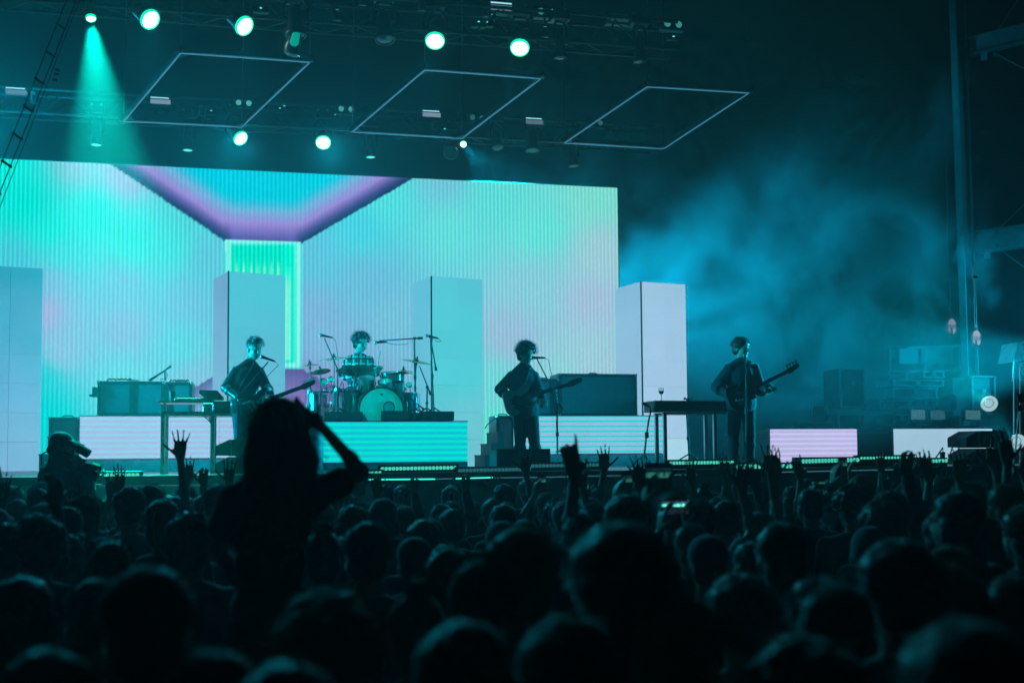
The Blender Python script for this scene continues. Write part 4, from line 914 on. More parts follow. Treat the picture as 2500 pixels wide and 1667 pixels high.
wedge('dark monitor at the left of the drum riser', 790, 883, 1006, 15.95, ZR); wedge('dark monitor before the bass drum', 930, 998, 1004, 15.95, ZR); wedge('wide dark monitor at the right end of the drum riser', 1028, 1104, 1005, 15.95, ZR); wedge('low grey monitor tucked left of the wide one', 1000, 1026, 1009, 16.0, ZR)
wedge('large floor monitor before the curly haired guitarist', 1203, 1332, 1096, 13.6, ZS, .5)
# speakers with tapered grilles
def fill_speaker(label, px0, px1, pyt, Y, z0, h, taper=.3):
    x0, x1 = gx(px0, Y), gx(px1, Y); w = x1 - x0; t = thing('line_speaker', label, 'speaker', (x0, Y, z0), 0, 'stacked front speakers')
    tp = w * taper
    part(t, 'cabinet', MB().prism([(tp, .004), (w, .004), (w, h), (tp, h)], .45), M_black)
    part(t, 'horn_grille', MB().prism([(0, h * .06), (tp - .004, .01), (tp - .004, h - .01), (0, h * .6)], .42), MATS['speaker_grille'])
    part(t, 'rib', MB().box((tp + .02, -.23, h / 2), (.02, .012, h - .02)), M_steel)
    for k in range(7): part(t, 'fin', MB().box((tp * (k + .5) / 7, 0, h * (.6 + .38 * (k + .5) / 7)), (.006, .43, .02)), M_black)
    return t
hs = at(527, 1073, 13.6).z; h1 = (hs - ZS) / 2
fill_speaker('upper tapered speaker of the stack beside the singer on the left', 527, 640, 1073, 13.6, ZS + h1 + .003, h1 - .006); fill_speaker('lower tapered speaker of the stack beside the singer on the left', 527, 640, 1117, 13.6, ZS, h1 - .002)
hs = at(2337, 1052, 13.4).z; h1 = (hs - ZS) / 2
fill_speaker('upper tapered speaker of the stack in front of the white riser on the right', 2337, 2433, 1052, 13.4, ZS + h1 + .003, h1 - .006); fill_speaker('lower tapered speaker of the stack in front of the white riser on the right', 2337, 2433, 1085, 13.4, ZS, h1 - .002)
t = thing('speaker_cable', 'cable looping from the tapered speakers on the right down to the deck', 'cable', at(2330, 1100, 13.4)); part(t, 'cable', MB().tube([at(2338, 1079, 13.35), at(2325, 1092, 13.35), at(2320, 1108, 13.35), at(2328, 1117, 13.35), at(2336, 1110, 13.35)], .009, 6), M_black, world=True)

# ------------------------------------------------------------------ cabinets on the side risers
def cabinet(name, label, px0, px1, py0, Y, z0, d=.6, frames_=1, cat='amplifier cabinet', cloth=None, group='amplifier cabinets'):
    x0, x1 = gx(px0, Y), gx(px1, Y); w = x1 - x0; h = at((px0 + px1) / 2, py0, Y).z - z0; t = thing(name, label, cat, ((x0 + x1) / 2, Y, z0), 0, group)
    part(t, 'case', MB().box((0, d / 2 + .02, h / 2 + .003), (w, d, h - .006), bev=.015), M_road)
    fm = MB(); fm.box((0, 0, h - .03), (w, .04, .05)); fm.box((0, 0, .03), (w, .04, .05))
    for i in range(frames_ + 1): fm.box((-w / 2 + .025 + i * (w - .05) / frames_, 0, h / 2), (.05, .038, h - .11))
    part(t, 'frame', fm, M_black)
    pw = (w - .05) / frames_ - .05
    for i in range(frames_): part(t, 'grille_cloth', MB().box((-w / 2 + .05 + pw / 2 + i * (pw + .05), .012, h / 2), (pw, .012, h - .11)), cloth or mat('grille_cloth', (.12, .14, .16), .7, noise_s=60))
    for sx_ in (-1, 1):
        for sz in (0, 1): part(t, 'corner', MB().box((sx_ * (w / 2 - .012), -.012, .018 + sz * (h - .036)), (.04, .03, .04), bev=.01), M_alu)
    part(t, 'handle', MB().tube([(-.08, d / 2, h), (-.06, d / 2, h + .03), (.06, d / 2, h + .03), (.08, d / 2, h)], .01, 6), M_black)
    return t
ZL = ZS + .812; ZRR = ZS + .832
cabinet('amplifier_cabinet', 'wide dark double amplifier cabinet on the left riser', 236, 400, 930, 17.0, ZL, frames_=2); cabinet('amplifier_cabinet', 'plain dark amplifier cabinet right of the double one on the left riser', 401, 468, 932, 17.0, ZL)
cabinet('amplifier_cabinet', 'large dark speaker cabinet on the right riser behind the neck of the guitar', 1366, 1557, 912, 17.6, ZRR, frames_=1); cabinet('amplifier_cabinet', 'lower cabinet left of the large one on the right riser', 1308, 1365, 924, 17.6, ZRR)
t = thing('side_shelf', 'small dark shelf sticking out left of the double cabinet', 'shelf', at(228, 960, 17.0)); part(t, 'board', MB().box(at(229, 966, 17.05), (.09, .3, .03), bev=.01), M_black, world=True); part(t, 'bracket', MB().box(at(232, 956, 17.05), (.05, .25, .13), bev=.01), M_black, world=True)
t = thing('boom_microphone', 'boom microphone leaning over the cabinets on the left riser', 'microphone', at(402, 930, 16.9)); part(t, 'post', MB().tube([at(403, 929, 16.9), at(402, 905, 16.9)], .013, 7), M_black, world=True); part(t, 'boom', MB().tube([at(364, 929, 16.9), at(400, 906, 16.9), at(418, 893, 16.9)], [.022, .012, .018], 7), M_black, world=True)
part(t, 'cable', MB().tube([at(403, 905, 16.88), at(409, 915, 16.88), at(405, 925, 16.88), at(390, 926, 16.88)], .006, 5), M_black, world=True)
# cables and clutter on the cabinets
for i, (a, b, yy, Y) in enumerate(((262, 320, 927, 17.1), (415, 460, 930, 17.1))):
    rr = random.Random(i); t = thing('cable_pile', 'loose cables lying on top of the %s on the left riser' % ('double cabinet' if i == 0 else 'plain cabinet'), 'cables', at((a + b) / 2, yy, Y)); part(t, 'cable', MB().tube([at(a + (b - a) * k / 14, yy + 2 - abs(math.sin(k * 1.3)) * 5, Y + rr.uniform(0, .2)) for k in range(15)], .012, 6), M_black, world=True)
# steps beside the risers
def steps(label, px_lo, px_hi, Y, zt, n=4, px_mid=None):
    xl, xh = gx(px_lo, Y), gx(px_hi, Y); t = thing('stage_steps', label, 'steps', ((xl + xh) / 2, Y, ZS), 0, 'steps beside the risers'); w = (xh - xl) / n
    for k in range(n):
        h = zt * (k + 1) / n; part(t, 'step', MB().box((-(xh - xl) / 2 + w * (k + .5), .5, h / 2), (w - .002, .9, h)).box((-(xh - xl) / 2 + w * (k + .5), .5, h + .008), (w + .01, .94, .016)), mat('step_paint', (.05, .06, .065), .6, noise_s=9))
    return t
steps('dark steps climbing to the left riser', 93, 135, 16.7, .5, 2); steps('dark steps climbing to the right riser behind the curly haired guitarist', 1185, 1232, 16.9, .55, 3)
cabinet('gear_crate', 'tall dark crate at the left end of the left riser', 118, 192, 1018, 16.9, ZS, cat='crate', group='dark crates by the risers'); cabinet('gear_crate', 'tall dark crate left of the right riser behind the guitarist', 1212, 1262, 1014, 17.2, ZS, cat='crate', group='dark crates by the risers')
t = thing('cable', 'thin cable running from the crate down beside the turquoise column', 'cable', at(1200, 1020, 17.1)); part(t, 'cable', MB().tube([at(1212, 1020, 17.1), at(1200, 1028, 17.1), at(1190, 1036, 17.1), at(1184, 1046, 17.1)], .008, 5), M_black, world=True)
t = thing('drum_case', 'grey round drum case beside the drum riser', 'drum case', V((gx(766, 15.4), 15.4, ZS))); part(t, 'case', MB().lathe([(.001, .0), (.13, .0), (.13, .5), (.001, .5)], None, 24), mat('case_grey', (.3, .33, .35), .5), True); part(t, 'lid', MB().lathe([(.001, .5), (.138, .5), (.138, .56), (.12, .575), (.001, .575)], None, 24), MATS['case_grey'], True)

# ------------------------------------------------------------------ keyboards and table
YT = 13.9
def P_(px, py, dy=0): return at(px, py, YT + dy)
def xz(p0, p1, dy, d, mb=None, bev=0):
    a, b = P_(*p0, 0), P_(*p1, 0); mb = mb or MB(); c = (a + b) / 2; return mb.box((c.x, YT + dy + d / 2, c.z), (abs(a.x - b.x), d, abs(a.z - b.z)), bev=bev)
t = thing('keyboard_table', 'metal keyboard table with two tiers beside the singer', 'table', V((P_(455, 1150).x, YT, ZS)))
part(t, 'table_top', xz((387, 978), (524, 983), 0, .5), M_alu, world=True); part(t, 'shelf', xz((393, 1009), (565, 1015), 0, .5), M_alu, world=True)
for px in (398, 519):
    for dy in (.01, .46): 
        a = P_(px, 1015); part(t, 'leg', MB().box((a.x, YT + dy, (a.z + ZS) / 2), (.05, .04, a.z - ZS)), M_alu, world=True)
for px in (394, 520): part(t, 'post', MB().box((P_(px, 1000).x, YT + .44, P_(px, 996).z), (.03, .03, P_(px, 983).z - P_(px, 1009).z)), M_alu, world=True)
k1 = thing('synthesizer', 'flat synthesizer lying on the upper tier of the keyboard table', 'synthesizer', P_(440, 976)); part(k1, 'case', xz((424, 970.5), (505, 977.5), .05, .35, bev=.01), mat('synth_grey', (.2, .22, .22), .4), world=True)
for i in range(10): p = P_(430 + i * 6, 970); part(k1, 'knob', MB().lathe([(.009, 0), (.007, .015)], Matrix.Translation((p.x, YT + .1, p.z)), 8), M_chrome, world=True)
k3 = thing('drum_machine', 'tilted dark pad controller on a stand over the table', 'pad controller', P_(515, 965)); part(k3, 'case', MB().prism([(0, .02), (.08, -.06), (.28, -.06), (.29, -.03), (.22, .05), (.01, .055)], .3, Matrix.Translation(P_(485, 962) + V((0, .2, 0)))), M_black, world=True); part(k3, 'stand', xz((506, 968), (520, 978), .12, .1), M_black, world=True)
k2 = thing('keyboard', 'dark keyboard on the lower shelf behind the hanging cables', 'keyboard', P_(540, 1000)); part(k2, 'case', xz((524, 978), (560, 1008), .02, .4, bev=.01), M_black, world=True); part(k2, 'lip', xz((395, 1004), (524, 1009), .02, .4), M_black, world=True)
k4 = thing('mixer', 'small mixer with bright jack leads hanging from the table', 'mixer', P_(508, 995)); part(k4, 'case', xz((496, 984), (521, 1006), -.03, .12, bev=.01), M_steel, world=True)
for i in range(5): p = P_(499 + i * 4.6, 991 + (i % 2) * 7); part(k4, 'jack', MB().tube([(p.x, YT - .08, p.z), (p.x, YT - .03, p.z)], .009, 6), M_chrome, world=True)
for i in range(5):
    rr = random.Random(i); a = P_(499 + i * 4.6, 994); b = P_(517 + i, 1035 + i * 3); part(k4, 'cable', MB().tube([V((a.x, YT - .07, a.z)), V((a.x + rr.uniform(-.06, .02), YT - .1, a.z - .1)), V(((a.x + b.x) / 2, YT - .09, (a.z + b.z) / 2 - .05)), V((b.x, YT - .05, b.z)), V((b.x, YT - .04, ZS + .3))], .005, 5), M_black, world=True)
t = thing('cup', 'reddish paper cup on the keyboard table', 'cup', P_(419, 978)); part(t, 'cup', MB().lathe([(.001, 0), (.032, 0), (.045, .115), (.042, .115), (.03, .01), (.001, .008)], Matrix.Translation((0, .1, 0)), 20), mat('cup_red', (.35, .06, .05), .6), True); part(t, 'rim', MB().lathe([(.044, .112), (.048, .112), (.048, .119), (.044, .119)], Matrix.Translation((0, .1, 0)), 20, True), MATS['cup_red'], True)
# right stage keyboard
YK = 14.1
K = lambda px, py: at(px, py, YK)
t = thing('stage_keyboard', 'long dark stage keyboard standing left of the bass player', 'keyboard', V((K(1690, 1000).x, YK, K(1690, 1005).z)))
def kx(p0, p1, dy, d, bev=0):
    a, b = K(*p0), K(*p1); c = (a + b) / 2; return MB().box((c.x, YK + dy + d / 2, c.z), (abs(a.x - b.x), d, abs(a.z - b.z)), bev=bev)
part(t, 'case', kx((1598, 980), (1766, 1004.5), 0, .45, .012), mat('keyboard_black', (.02, .022, .025), .35), world=True); part(t, 'top_edge', kx((1597, 977.5), (1767, 980), -.004, .46), M_alu, world=True)
part(t, 'end_block', kx((1767, 978), (1785, 1004), .03, .4, .01), mat('end_block_grey', (.25, .28, .28), .5), world=True); part(t, 'end_step', kx((1786, 991), (1797, 1004), .03, .4, .01), MATS['end_block_grey'], world=True)
for i in range(26): p = K(1604 + i * 6.1, 978); part(t, 'key', MB().box((p.x, YK + .32, p.z + .004), (.03, .14, .012)), mat('key_white', (.7, .7, .68), .3), world=True)
t2 = thing('keyboard_stand', 'metal table frame under the long stage keyboard', 'stand', V((K(1690, 1100).x, YK, ZS)))
part(t2, 'rail', kx((1620, 1006), (1775, 1010.5), .02, .05), M_alu, world=True); part(t2, 'rail', kx((1620, 1006), (1775, 1010.5), .35, .05), M_alu, world=True)
for px in (1626, 1748):
    for dy in (.04, .37): part(t2, 'leg', MB().box((K(px, 1060).x, YK + dy, (K(px, 1006).z + ZS) / 2), (.045, .045, K(px, 1006).z - ZS - .004)), M_alu, world=True)
t = thing('wine_glass', 'glass of dark wine on the long stage keyboard', 'wine glass', V((K(1621, 978).x, YK + .1, K(1621, 977.5).z)))
s_ = .98
part(t, 'bowl', MB().lathe([(.004, .085), (.022, .095), (.035, .115), (.038, .135), (.034, .185), (.032, .185), (.036, .135), (.033, .117), (.02, .098), (.001, .09)], None, 24), mat('clear_glass', (.9, .95, .95), .03, trans=.95), True)
part(t, 'stem', MB().lathe([(.001, 0), (.035, .001), (.034, .004), (.005, .01), (.0038, .05), (.005, .087), (.001, .088)], None, 20), mat('stem_glass', (.5, .6, .62), .1, .2), True); part(t, 'wine', MB().lathe([(.001, .093), (.02, .1), (.033, .118), (.0355, .137), (.001, .138)], None, 24), mat('red_wine', (.05, .005, .01), .1), True)
t = thing('mic_clip', 'small clamp standing on the middle of the stage keyboard', 'clamp', K(1680, 975)); part(t, 'clip', MB().box(K(1680, 975), (.05, .04, .03), bev=.008).box(K(1672, 973), (.03, .03, .03), bev=.006).box(K(1689, 972), (.02, .03, .04), bev=.006), M_black, world=True)
mic_stand('thin tripod stand below the stage keyboard', 14.3, (1684, 1130), (1676, 1006), None, None, None)
# ------------------------------------------------------------------ footlights
M_bulb = emat('footlight_bulb', (.08, .75, .55), .9); M_bulbd = emat('footlight_bulb_dim', (.06, .4, .45), .3)
bm = {}
def footlight(px0, px1, y0, y1, Y, n, label, dim=False, r=.024):
    a, b = at(px0, y0, Y), at(px1, y1, Y); t = thing('footlight_strip', label, 'light strip', V(((a.x + b.x) / 2, Y, ZS)), 0, 'footlight strips along the stage edge')
    zc_ = (a.z + b.z) / 2
    part(t, 'housing', MB().box(((a.x + b.x) / 2, Y + .07, (zc_ + r + ZS) / 2 + .01), (abs(b.x - a.x) + .06, .1, zc_ + r - ZS + .016), bev=.01), M_head, world=True)
    part(t, 'shelf', MB().box(((a.x + b.x) / 2, Y + .0, zc_ - r * 1.35), (abs(b.x - a.x) + .05, .07, .012)), M_head, world=True)
    key = (dim, r)
    if key not in bm:
        M = Matrix.Rotation(R(90), 4, 'X'); bm[key] = (MB().lathe([(r * .98, 0), (r * .92, .02), (r * .5, -.0), (.001, -.012)], M, 14).mesh('bulb', M_bulbd if dim else M_bulb, True), MB().lathe([(r * .95, 0), (r * 1.08, 0), (r * 1.08, .028), (r * .95, .028)], M, 14, True).mesh('ring', M_chrome, True))
    for k in range(n):
        f = (k + .5) / n; p = a.lerp(b, f) - t.location
        o = bpy.data.objects.new('lamp', bm[key][0]); C.objects.link(o); o.parent = t; o.location = p + V((0, .012, 0))
        q = bpy.data.objects.new('reflector_ring', bm[key][1]); C.objects.link(q); q.parent = t; q.location = p + V((0, .012, 0))
        o2 = o
    return t
footlight(206, 341, 1159, 1159, 12.98, 13, 'row of round clear footlight bulbs below the camera operator'); footlight(870, 932, 1155, 1154, 12.95, 7, 'short row of footlights beside the elbow of the woman on shoulders')
footlight(929, 1115, 1144, 1141, 13.1, 21, 'bright row of footlights in front of the drum riser'); footlight(1118, 1292, 1148, 1145, 12.98, 20, 'dim row of footlights under the large floor monitor', True); footlight(1296, 1470, 1137, 1134, 13.3, 20, 'faint row of footlights right of the large floor monitor', True)
footlight(1633, 1790, 1130, 1128, 13.3, 21, 'row of footlights under the stage keyboard'); footlight(1797, 1950, 1139, 1137, 12.98, 18, 'bright green footlights at the feet of the bass player', r=.03); footlight(1948, 2096, 1126, 1122, 13.2, 19, 'green footlights in front of the violet riser', r=.03); footlight(2098, 2232, 1118, 1116, 13.4, 18, 'small footlights between the violet and the white riser', r=.02); footlight(2242, 2312, 1126, 1124, 12.98, 9, 'footlights left of the speaker stack on the right', r=.026)
t = thing('stage_socket', 'small plug box with a lead on the stage edge before the white riser', 'socket', at(2301, 1118, 13.3)); part(t, 'box', MB().tube([at(2301, 1122, 13.3), at(2301, 1103, 13.3)], [.03, .038], 8), M_black, world=True); part(t, 'lead', MB().tube([at(2302, 1103, 13.3), at(2302, 1092, 13.3), at(2284, 1118, 13.3)], .009, 5), M_black, world=True)
# ------------------------------------------------------------------ steel frame of the venue on the right
M_beam = mat('painted_steel', (.28, .31, .33), .55, .2, noise_s=4)
YC = 23.0
def ibeam(mb, a, b, w, h, t=.02):
    u, v_, d, Lh = mb.frame(a, b); up = V((0, 0, 1)); s = d.cross(up).normalized()
    for z in (-1, 1): mb.bar(V(a) + up * z * h / 2, V(b) + up * z * h / 2, w, t)
    mb.bar(V(a), V(b), t, h - t * 1.2); return mb
pa, pb = at(2337, 5, YC), at(2364, 775, YC)
dirp = (pb - pa).normalized()
t = thing('steel_column', 'tall pale steel column standing at the right of the stage', 'column', V((pb.x, YC, 0)))
top = pa - dirp * 5; bot = pa + dirp * ((pa.z) / -dirp.z)
def slab(dx0, dx1, dy):
    return MB().add([e + V((x, y, 0)) for e in (bot, top) for x, y in ((dx0, -dy), (dx1, -dy), (dx1, dy), (dx0, dy))], [(3, 2, 1, 0), (4, 5, 6, 7), (0, 1, 5, 4), (1, 2, 6, 5), (2, 3, 7, 6), (3, 0, 4, 7)])
part(t, 'web', slab(-.128, .128, .012), M_beam, world=True)
for q in (-.14, .13): part(t, 'flange', slab(q, q + .012, .13), M_beam, world=True)
part(t, 'base_plate', MB().box((bot.x, bot.y, .02), (.5, .5, .04)), M_beam, world=True)
dv = V((.57, -.82, 0))
for i, (px, y0, y1, lab) in enumerate(((2366, 97, 137, 'upper steel beam running from the tall column out of view on the right'), (2372, 569, 616, 'lower steel beam running from the tall column out of view on the right'))):
    a, b = at(px, y0, YC), at(px, y1, YC); c = (a + b) / 2; h = (a.z - b.z)
    t = thing('steel_beam', lab, 'beam', c, 0, 'steel beams on the right')
    up = V((0, 0, 1)); e = c + dv * 9
    part(t, 'web', MB().bar(c, e, .015, h), M_beam, world=True)
    for z in (-1, 1): part(t, 'flange', MB().bar(c + up * z * h / 2 + dv * .02, e + up * z * h / 2, .26, .022), M_beam, world=True)
    g = c + dv * .35; part(t, 'gusset', MB().box(g + V((0, 0, -h / 2 - .1)), (.14, .02, .2), rz=math.atan2(dv.y, dv.x)), M_beam, world=True)
    if i: part(t, 'pipe', MB().tube([c + dv * .1 + V((0, -.1, -h / 2 - .06)), e + V((0, -.1, -h / 2 - .06))], .02, 7), M_steel, world=True)
mid1, mid2 = at(2366, 117, YC) + dv * .6, at(2372, 592, YC) + dv * .6
for a, b, lab in ((mid1 + V((0, 0, .15)), mid1 + dv * 2.5 + V((0, 0, 3.2)), 'tie rod rising right from the upper beam'), (mid1 + V((0, 0, -.3)), mid1 + dv * 3.4 + V((0, 0, -3.1)), 'tie rod falling right from the upper beam'), (mid2 + V((0, 0, .2)), mid2 + dv * 3.4 + V((0, 0, 3.0)), 'tie rod rising right from the lower beam'), (mid2 + V((0, 0, -.2)), mid2 + dv * 3.6 + V((0, 0, -3.6)), 'tie rod falling right from the lower beam')):
    t = thing('tie_rod', lab, 'rod', a, 0, 'diagonal tie rods'); part(t, 'rod', MB().tube([a, b], .014, 6), M_beam, world=True); part(t, 'end_plate', MB().box(a, (.08, .03, .14)), M_beam, world=True)
t = thing('conduit', 'thin vertical pipe hanging right of the tall column above the oval plaque', 'pipe', at(2380, 640, 15.3)); part(t, 'pipe', MB().tube([at(2379, 640, 15.3), at(2381, 800, 15.3)], .012, 6), M_steel, world=True); part(t, 'bracket', MB().box(at(2379, 676, 15.3), (.08, .04, .04)), M_steel, world=True)

# ------------------------------------------------------------------ backstage gear
YB = 21.0
M_edgeal = mat('case_edging', (.6, .63, .65), .3, .7, noise_s=30); M_casef = mat('case_face', (.12, .15, .17), .6, noise_s=5)
def road_case(label, px0, py0, px1, py1, Y=YB, d=.7, face=None, group='road cases backstage', z0=None):
    a, b = at(px0, py0, Y), at(px1, py1, Y); t = thing('road_case', label, 'road case', V(((a.x + b.x) / 2, Y, b.z)), 0, group); w, h = b.x - a.x, a.z - b.z
    part(t, 'panel', MB().box((0, d / 2 + .02, h / 2), (w - .01, d, h - .01)), face or M_casef)
    e = .035; em_ = []
    for z in (e / 2, h - e / 2): part(t, 'edging', MB().box((0, 0, z), (w, .03, e)), M_edgeal)
    for s in (-1, 1): part(t, 'edging', MB().box((s * (w / 2 - e / 2), 0, h / 2), (e, .028, h - 2 * e)), M_edgeal)
    for s in (-1, 1):
        for z in (e, h - e): part(t, 'ball_corner', MB().sph((s * (w / 2 - .01), -.005, z), .03, 8, 6), M_edgeal, True)
    part(t, 'latch', MB().box((0, -.02, h * .62), (.1, .02, .1), bev=.01), M_edgeal); return t
road_case('tall upright road case with pale edges backstage right of the bass player', 2050, 899, 2114, 996); road_case('lower road case standing under the tall upright one', 2046, 1010, 2111, 1112, 21)
road_case('small road case high on the stack behind the white riser', 2255, 905, 2304, 923, 21.6); road_case('long road case on top of the backstage stack', 2180, 926, 2302, 944, 21.5); road_case('wide road case in the middle of the backstage stack', 2180, 946, 2288, 974, 21.5)
t = road_case('long open bright edged case on the backstage stack behind the white riser', 2147, 976, 2291, 1000, 21.2)
for k in range(3): p = at(2160 + 10 * k, 990, 21.1); part(t, 'strut', MB().box(p, (.03, .03, .1)), M_edgeal, world=True)
part(t, 'tray', MB().box(at(2232, 994, 21.1), (.8, .03, .05)), M_edgeal, world=True)
part(t, 'hook', MB().tube([at(2255, 977, 21.1), at(2256, 986, 21.1), at(2263, 986, 21.1), at(2264, 977, 21.1)], .015, 6), M_edgeal, world=True)
road_case('pale edged case under the long open one behind the white riser', 2182, 1010, 2222, 1036, 21.0); road_case('flat case right of the pale edged one behind the white riser', 2230, 1028, 2268, 1037, 21.0)
road_case('big dark road case backstage behind the bright round lamp', 2372, 917, 2432, 1012, 21.8); road_case('long base crate under the backstage stack', 2182, 1039, 2440, 1116, 21.2)
t = road_case('low dark case behind the violet riser', 1948, 1028, 2040, 1120, 20.4)
t = thing('red_lantern_box', 'small red framed box standing in the haze behind the violet riser', 'box', at(2002, 1027, 20.3)); 
a, b = at(1988, 992, 20.3), at(2016, 1027, 20.3); part(t, 'face', MB().box((a + b) / 2 + V((0, .05, 0)), (b.x - a.x - .03, .1, a.z - b.z - .03)), mat('dull_red', (.3, .06, .06), .6), world=True)
fmb = MB(); cx_ = (a.x + b.x) / 2; cz_ = (a.z + b.z) / 2
for s in (-1, 1): fmb.box((cx_ + s * (b.x - a.x) / 2, 20.3, cz_), (.03, .04, a.z - b.z + .03)); fmb.box((cx_, 20.31, cz_ + s * (a.z - b.z) / 2), (b.x - a.x - .03, .04, .03))
part(t, 'frame', fmb, mat('signal_red', (.5, .05, .05), .5), world=True)
t = thing('gear_rack_frame', 'thin pale metal frame around the red box', 'frame', at(2000, 1030, 20.5))
for px in (1977, 2022): part(t, 'post', MB().tube([at(px, 985, 20.5), at(px, 1110, 20.5)], .012, 6), M_edgeal, world=True)
part(t, 'crossbar', MB().tube([at(1977, 987, 20.5), at(2022, 987, 20.5)], .012, 6), M_edgeal, world=True)
# led grids
def grid(px0, px1, y0, y1, label, e):
    a, b = at(px0, y0, 20.8), at(px1, y1, 20.8); t = thing('cell_blinder', label, 'grid light', V(((a.x + b.x) / 2, 20.8, b.z)), 0, 'grid lights behind the white riser'); w, h = b.x - a.x, a.z - b.z
    part(t, 'housing', MB().box((0, .06, h / 2), (w + .04, .1, h + .04)), M_head); cw, chh = w / 6, h / 5; me_ = MB().box((0, 0, 0), (cw * .78, .02, chh * .6)).mesh('cell', emat('cell_%d' % int(e * 100), (.2, .55, .65), e))
    for i in range(6):
        for j in range(5): o = bpy.data.objects.new('cell', me_); C.objects.link(o); o.parent = t; o.location = (-w / 2 + cw * (i + .5), 0, chh * (j + .5))
grid(2224, 2259, 1000, 1024, 'left of the three grid lights behind the white riser', .35); grid(2272, 2308, 1001, 1024, 'dimmest grid light in the middle behind the white riser', .2); grid(2357, 2394, 1001, 1024, 'grid light under the bright round lamp on the right', .38)
# lamps on the right
def disc_lamp(px, py, Y, r, aim, label, lens, power=0, cone=24, col=CYAN):
    p = at(px, py, Y); t = thing('round_floor_lamp', label, 'stage lamp', p, 0, 'round lamps at the right side'); M = look(V((0, 0, 0)), V(aim))
    part(t, 'lamp_head', MB().lathe([(.001, -.3), (r * .6, -.28), (r * .9, -.1), (r * 1.04, -.005)], M, 20), M_head, True); part(t, 'lens', MB().lathe([(r * .98, 0), (r * .8, .03), (.001, .05)], M, 24), lens, True)
    part(t, 'rim', MB().lathe([(r, -.01), (r * 1.08, -.01), (r * 1.08, .02), (r, .02)], M, 24, True), M_head, True)
    part(t, 'lens_ring', MB().lathe([(r * .5, .04), (r * .56, .04), (r * .56, .052), (r * .5, .052)], M, 24, True), M_head, True)
    part(t, 'bracket', MB().tube([M @ V((-r * 1.15, 0, -.12)), V((0, 0, -r * 1.9)) + M @ V((0, 0, -.12)), M @ V((r * 1.15, 0, -.12))], .015, 6), M_head)
    if power: spot(p + V(aim).normalized() * .1, p + V(aim) * 3, power, cone, col, .6)
M_disc = emat('disc_pale', (.5, .8, .85), .8)
disc_lamp(2415, 985, 19.5, .17, V((-.8, -.75, .2)), 'bright round lamp throwing a beam leftwards over the white riser', M_disc, 1800, 24, (.0, .8, .75))
disc_lamp(2325, 984, 19.8, .17, V((.98, -.25, 0)), 'round lamp seen nearly edge on, left of the beam lamp', emat('disc_dim', (.15, .65, .6), .55))
disc_lamp(2484, 1078, 15.5, .13, V((-.8, -.6, .2)), 'bright round lamp low beside the speaker stack at the right edge', M_disc, 900, 26)
# oval plaques
def oval(px, py, label, e):
    Y = 17.0; p = at(px, py, Y); t = thing('oval_plaque', label, 'plaque', p, 0, 'oval plaques hanging on the right'); w, h = .095, .145
    M_oval_glow = emat('oval_%d' % int(e * 100), (.42, .5, .7), e)  # plaque is no lamp; its lit look is put in as a glow
    el = lambda a0, a1, n=14, s=1: [(w * s * math.cos(R(a)), h * s * math.sin(R(a))) for a in np.linspace(a0, a1, n)]
    part(t, 'rim', MB().lathe([(.97, 0), (1.05, 0), (1.05, .12), (.97, .12)], Matrix.Diagonal((w, 1, h, 1)) @ Matrix.Rotation(R(90), 4, 'X') @ Matrix.Diagonal((1, 1, .2, 1)), 28, True), mat('oval_rim', (.25, .3, .35), .5))
    part(t, 'plate', MB().prism(el(15, 165), .02), M_oval_glow); part(t, 'plate', MB().prism(el(197, 243, 8) + [(-.03, -.09), (-.03, -.04)], .02), M_oval_glow); part(t, 'plate', MB().prism(el(297, 343, 8) + [(.03, -.04), (.03, -.09)], .02), M_oval_glow)
    part(t, 'backing', MB().prism(el(160, 380, 20, .98), .006, Matrix.Translation((0, .02, 0))), emat('oval_back_glow', (.1, .25, .35), .25))
    for i in (-1, 0, 1): part(t, 'figure', MB().lathe([(.017, 0), (.024, 0), (.024, .008), (.017, .008)], Matrix.Translation((i * .05, -.012, -.002)) @ Matrix.Rotation(R(90), 4, 'X') @ Matrix.Diagonal((.8, 1.5, 1, 1)), 14, True), M_oval_glow)
    part(t, 'cable', MB().tube([(0, .01, h), (.0, .01, 3.2)], .005, 5), M_steel)
oval(2323, 797, 'left oval plaque hanging in the haze near the tall column', .45); oval(2383, 825, 'right oval plaque hanging lower under the thin pipe', .75)
# canopy corner
t = thing('pop_up_canopy', 'pale fabric canopy corner at the right edge', 'canopy', at(2490, 900, 16)); A_, B_, C_, D_ = at(2484, 836, 16), at(2560, 826, 16), at(2474, 884, 15.8), at(2560, 872, 16)
part(t, 'roof', MB().add([A_, B_, D_, C_, A_ + V((0, .4, 0)), B_ + V((0, .4, 0)), D_ + V((0, .4, 0)), C_ + V((0, .4, 0))], [(0, 1, 2, 3), (7, 6, 5, 4), (0, 4, 5, 1), (1, 5, 6, 2), (2, 6, 7, 3), (3, 7, 4, 0)]), mat('canopy_fabric', (.35, .4, .42), .8, noise_s=6), world=True)
part(t, 'valance', MB().bar(C_, at(2470, 930, 15.8), .05, .01), MATS['canopy_fabric'], world=True)
for px in (2476, 2491): part(t, 'leg', MB().tube([at(px, 880, 15.9), V((gx(px, 15.9), 15.9, ZS))], .018, 6), M_alu, world=True)
# wide truss bars in the haze behind
t = thing('backstage_scaffold', 'dim scaffold frame in the haze above the backstage cases', 'scaffold', at(2240, 880, 24))
for py in (846, 905): part(t, 'tube', MB().tube([at(2170, py + 4, 24), at(2350, py - 2, 24)], .03, 6), M_beam, world=True)
for px in (2175, 2260, 2345): part(t, 'upright', MB().tube([at(px, 845, 24), V((gx(px, 24), 24, ZS))], .03, 6), M_beam, world=True)
part(t, 'sheet', MB().box(at(2262, 868, 24.1), (1.5, .03, .4)), M_casef, world=True)
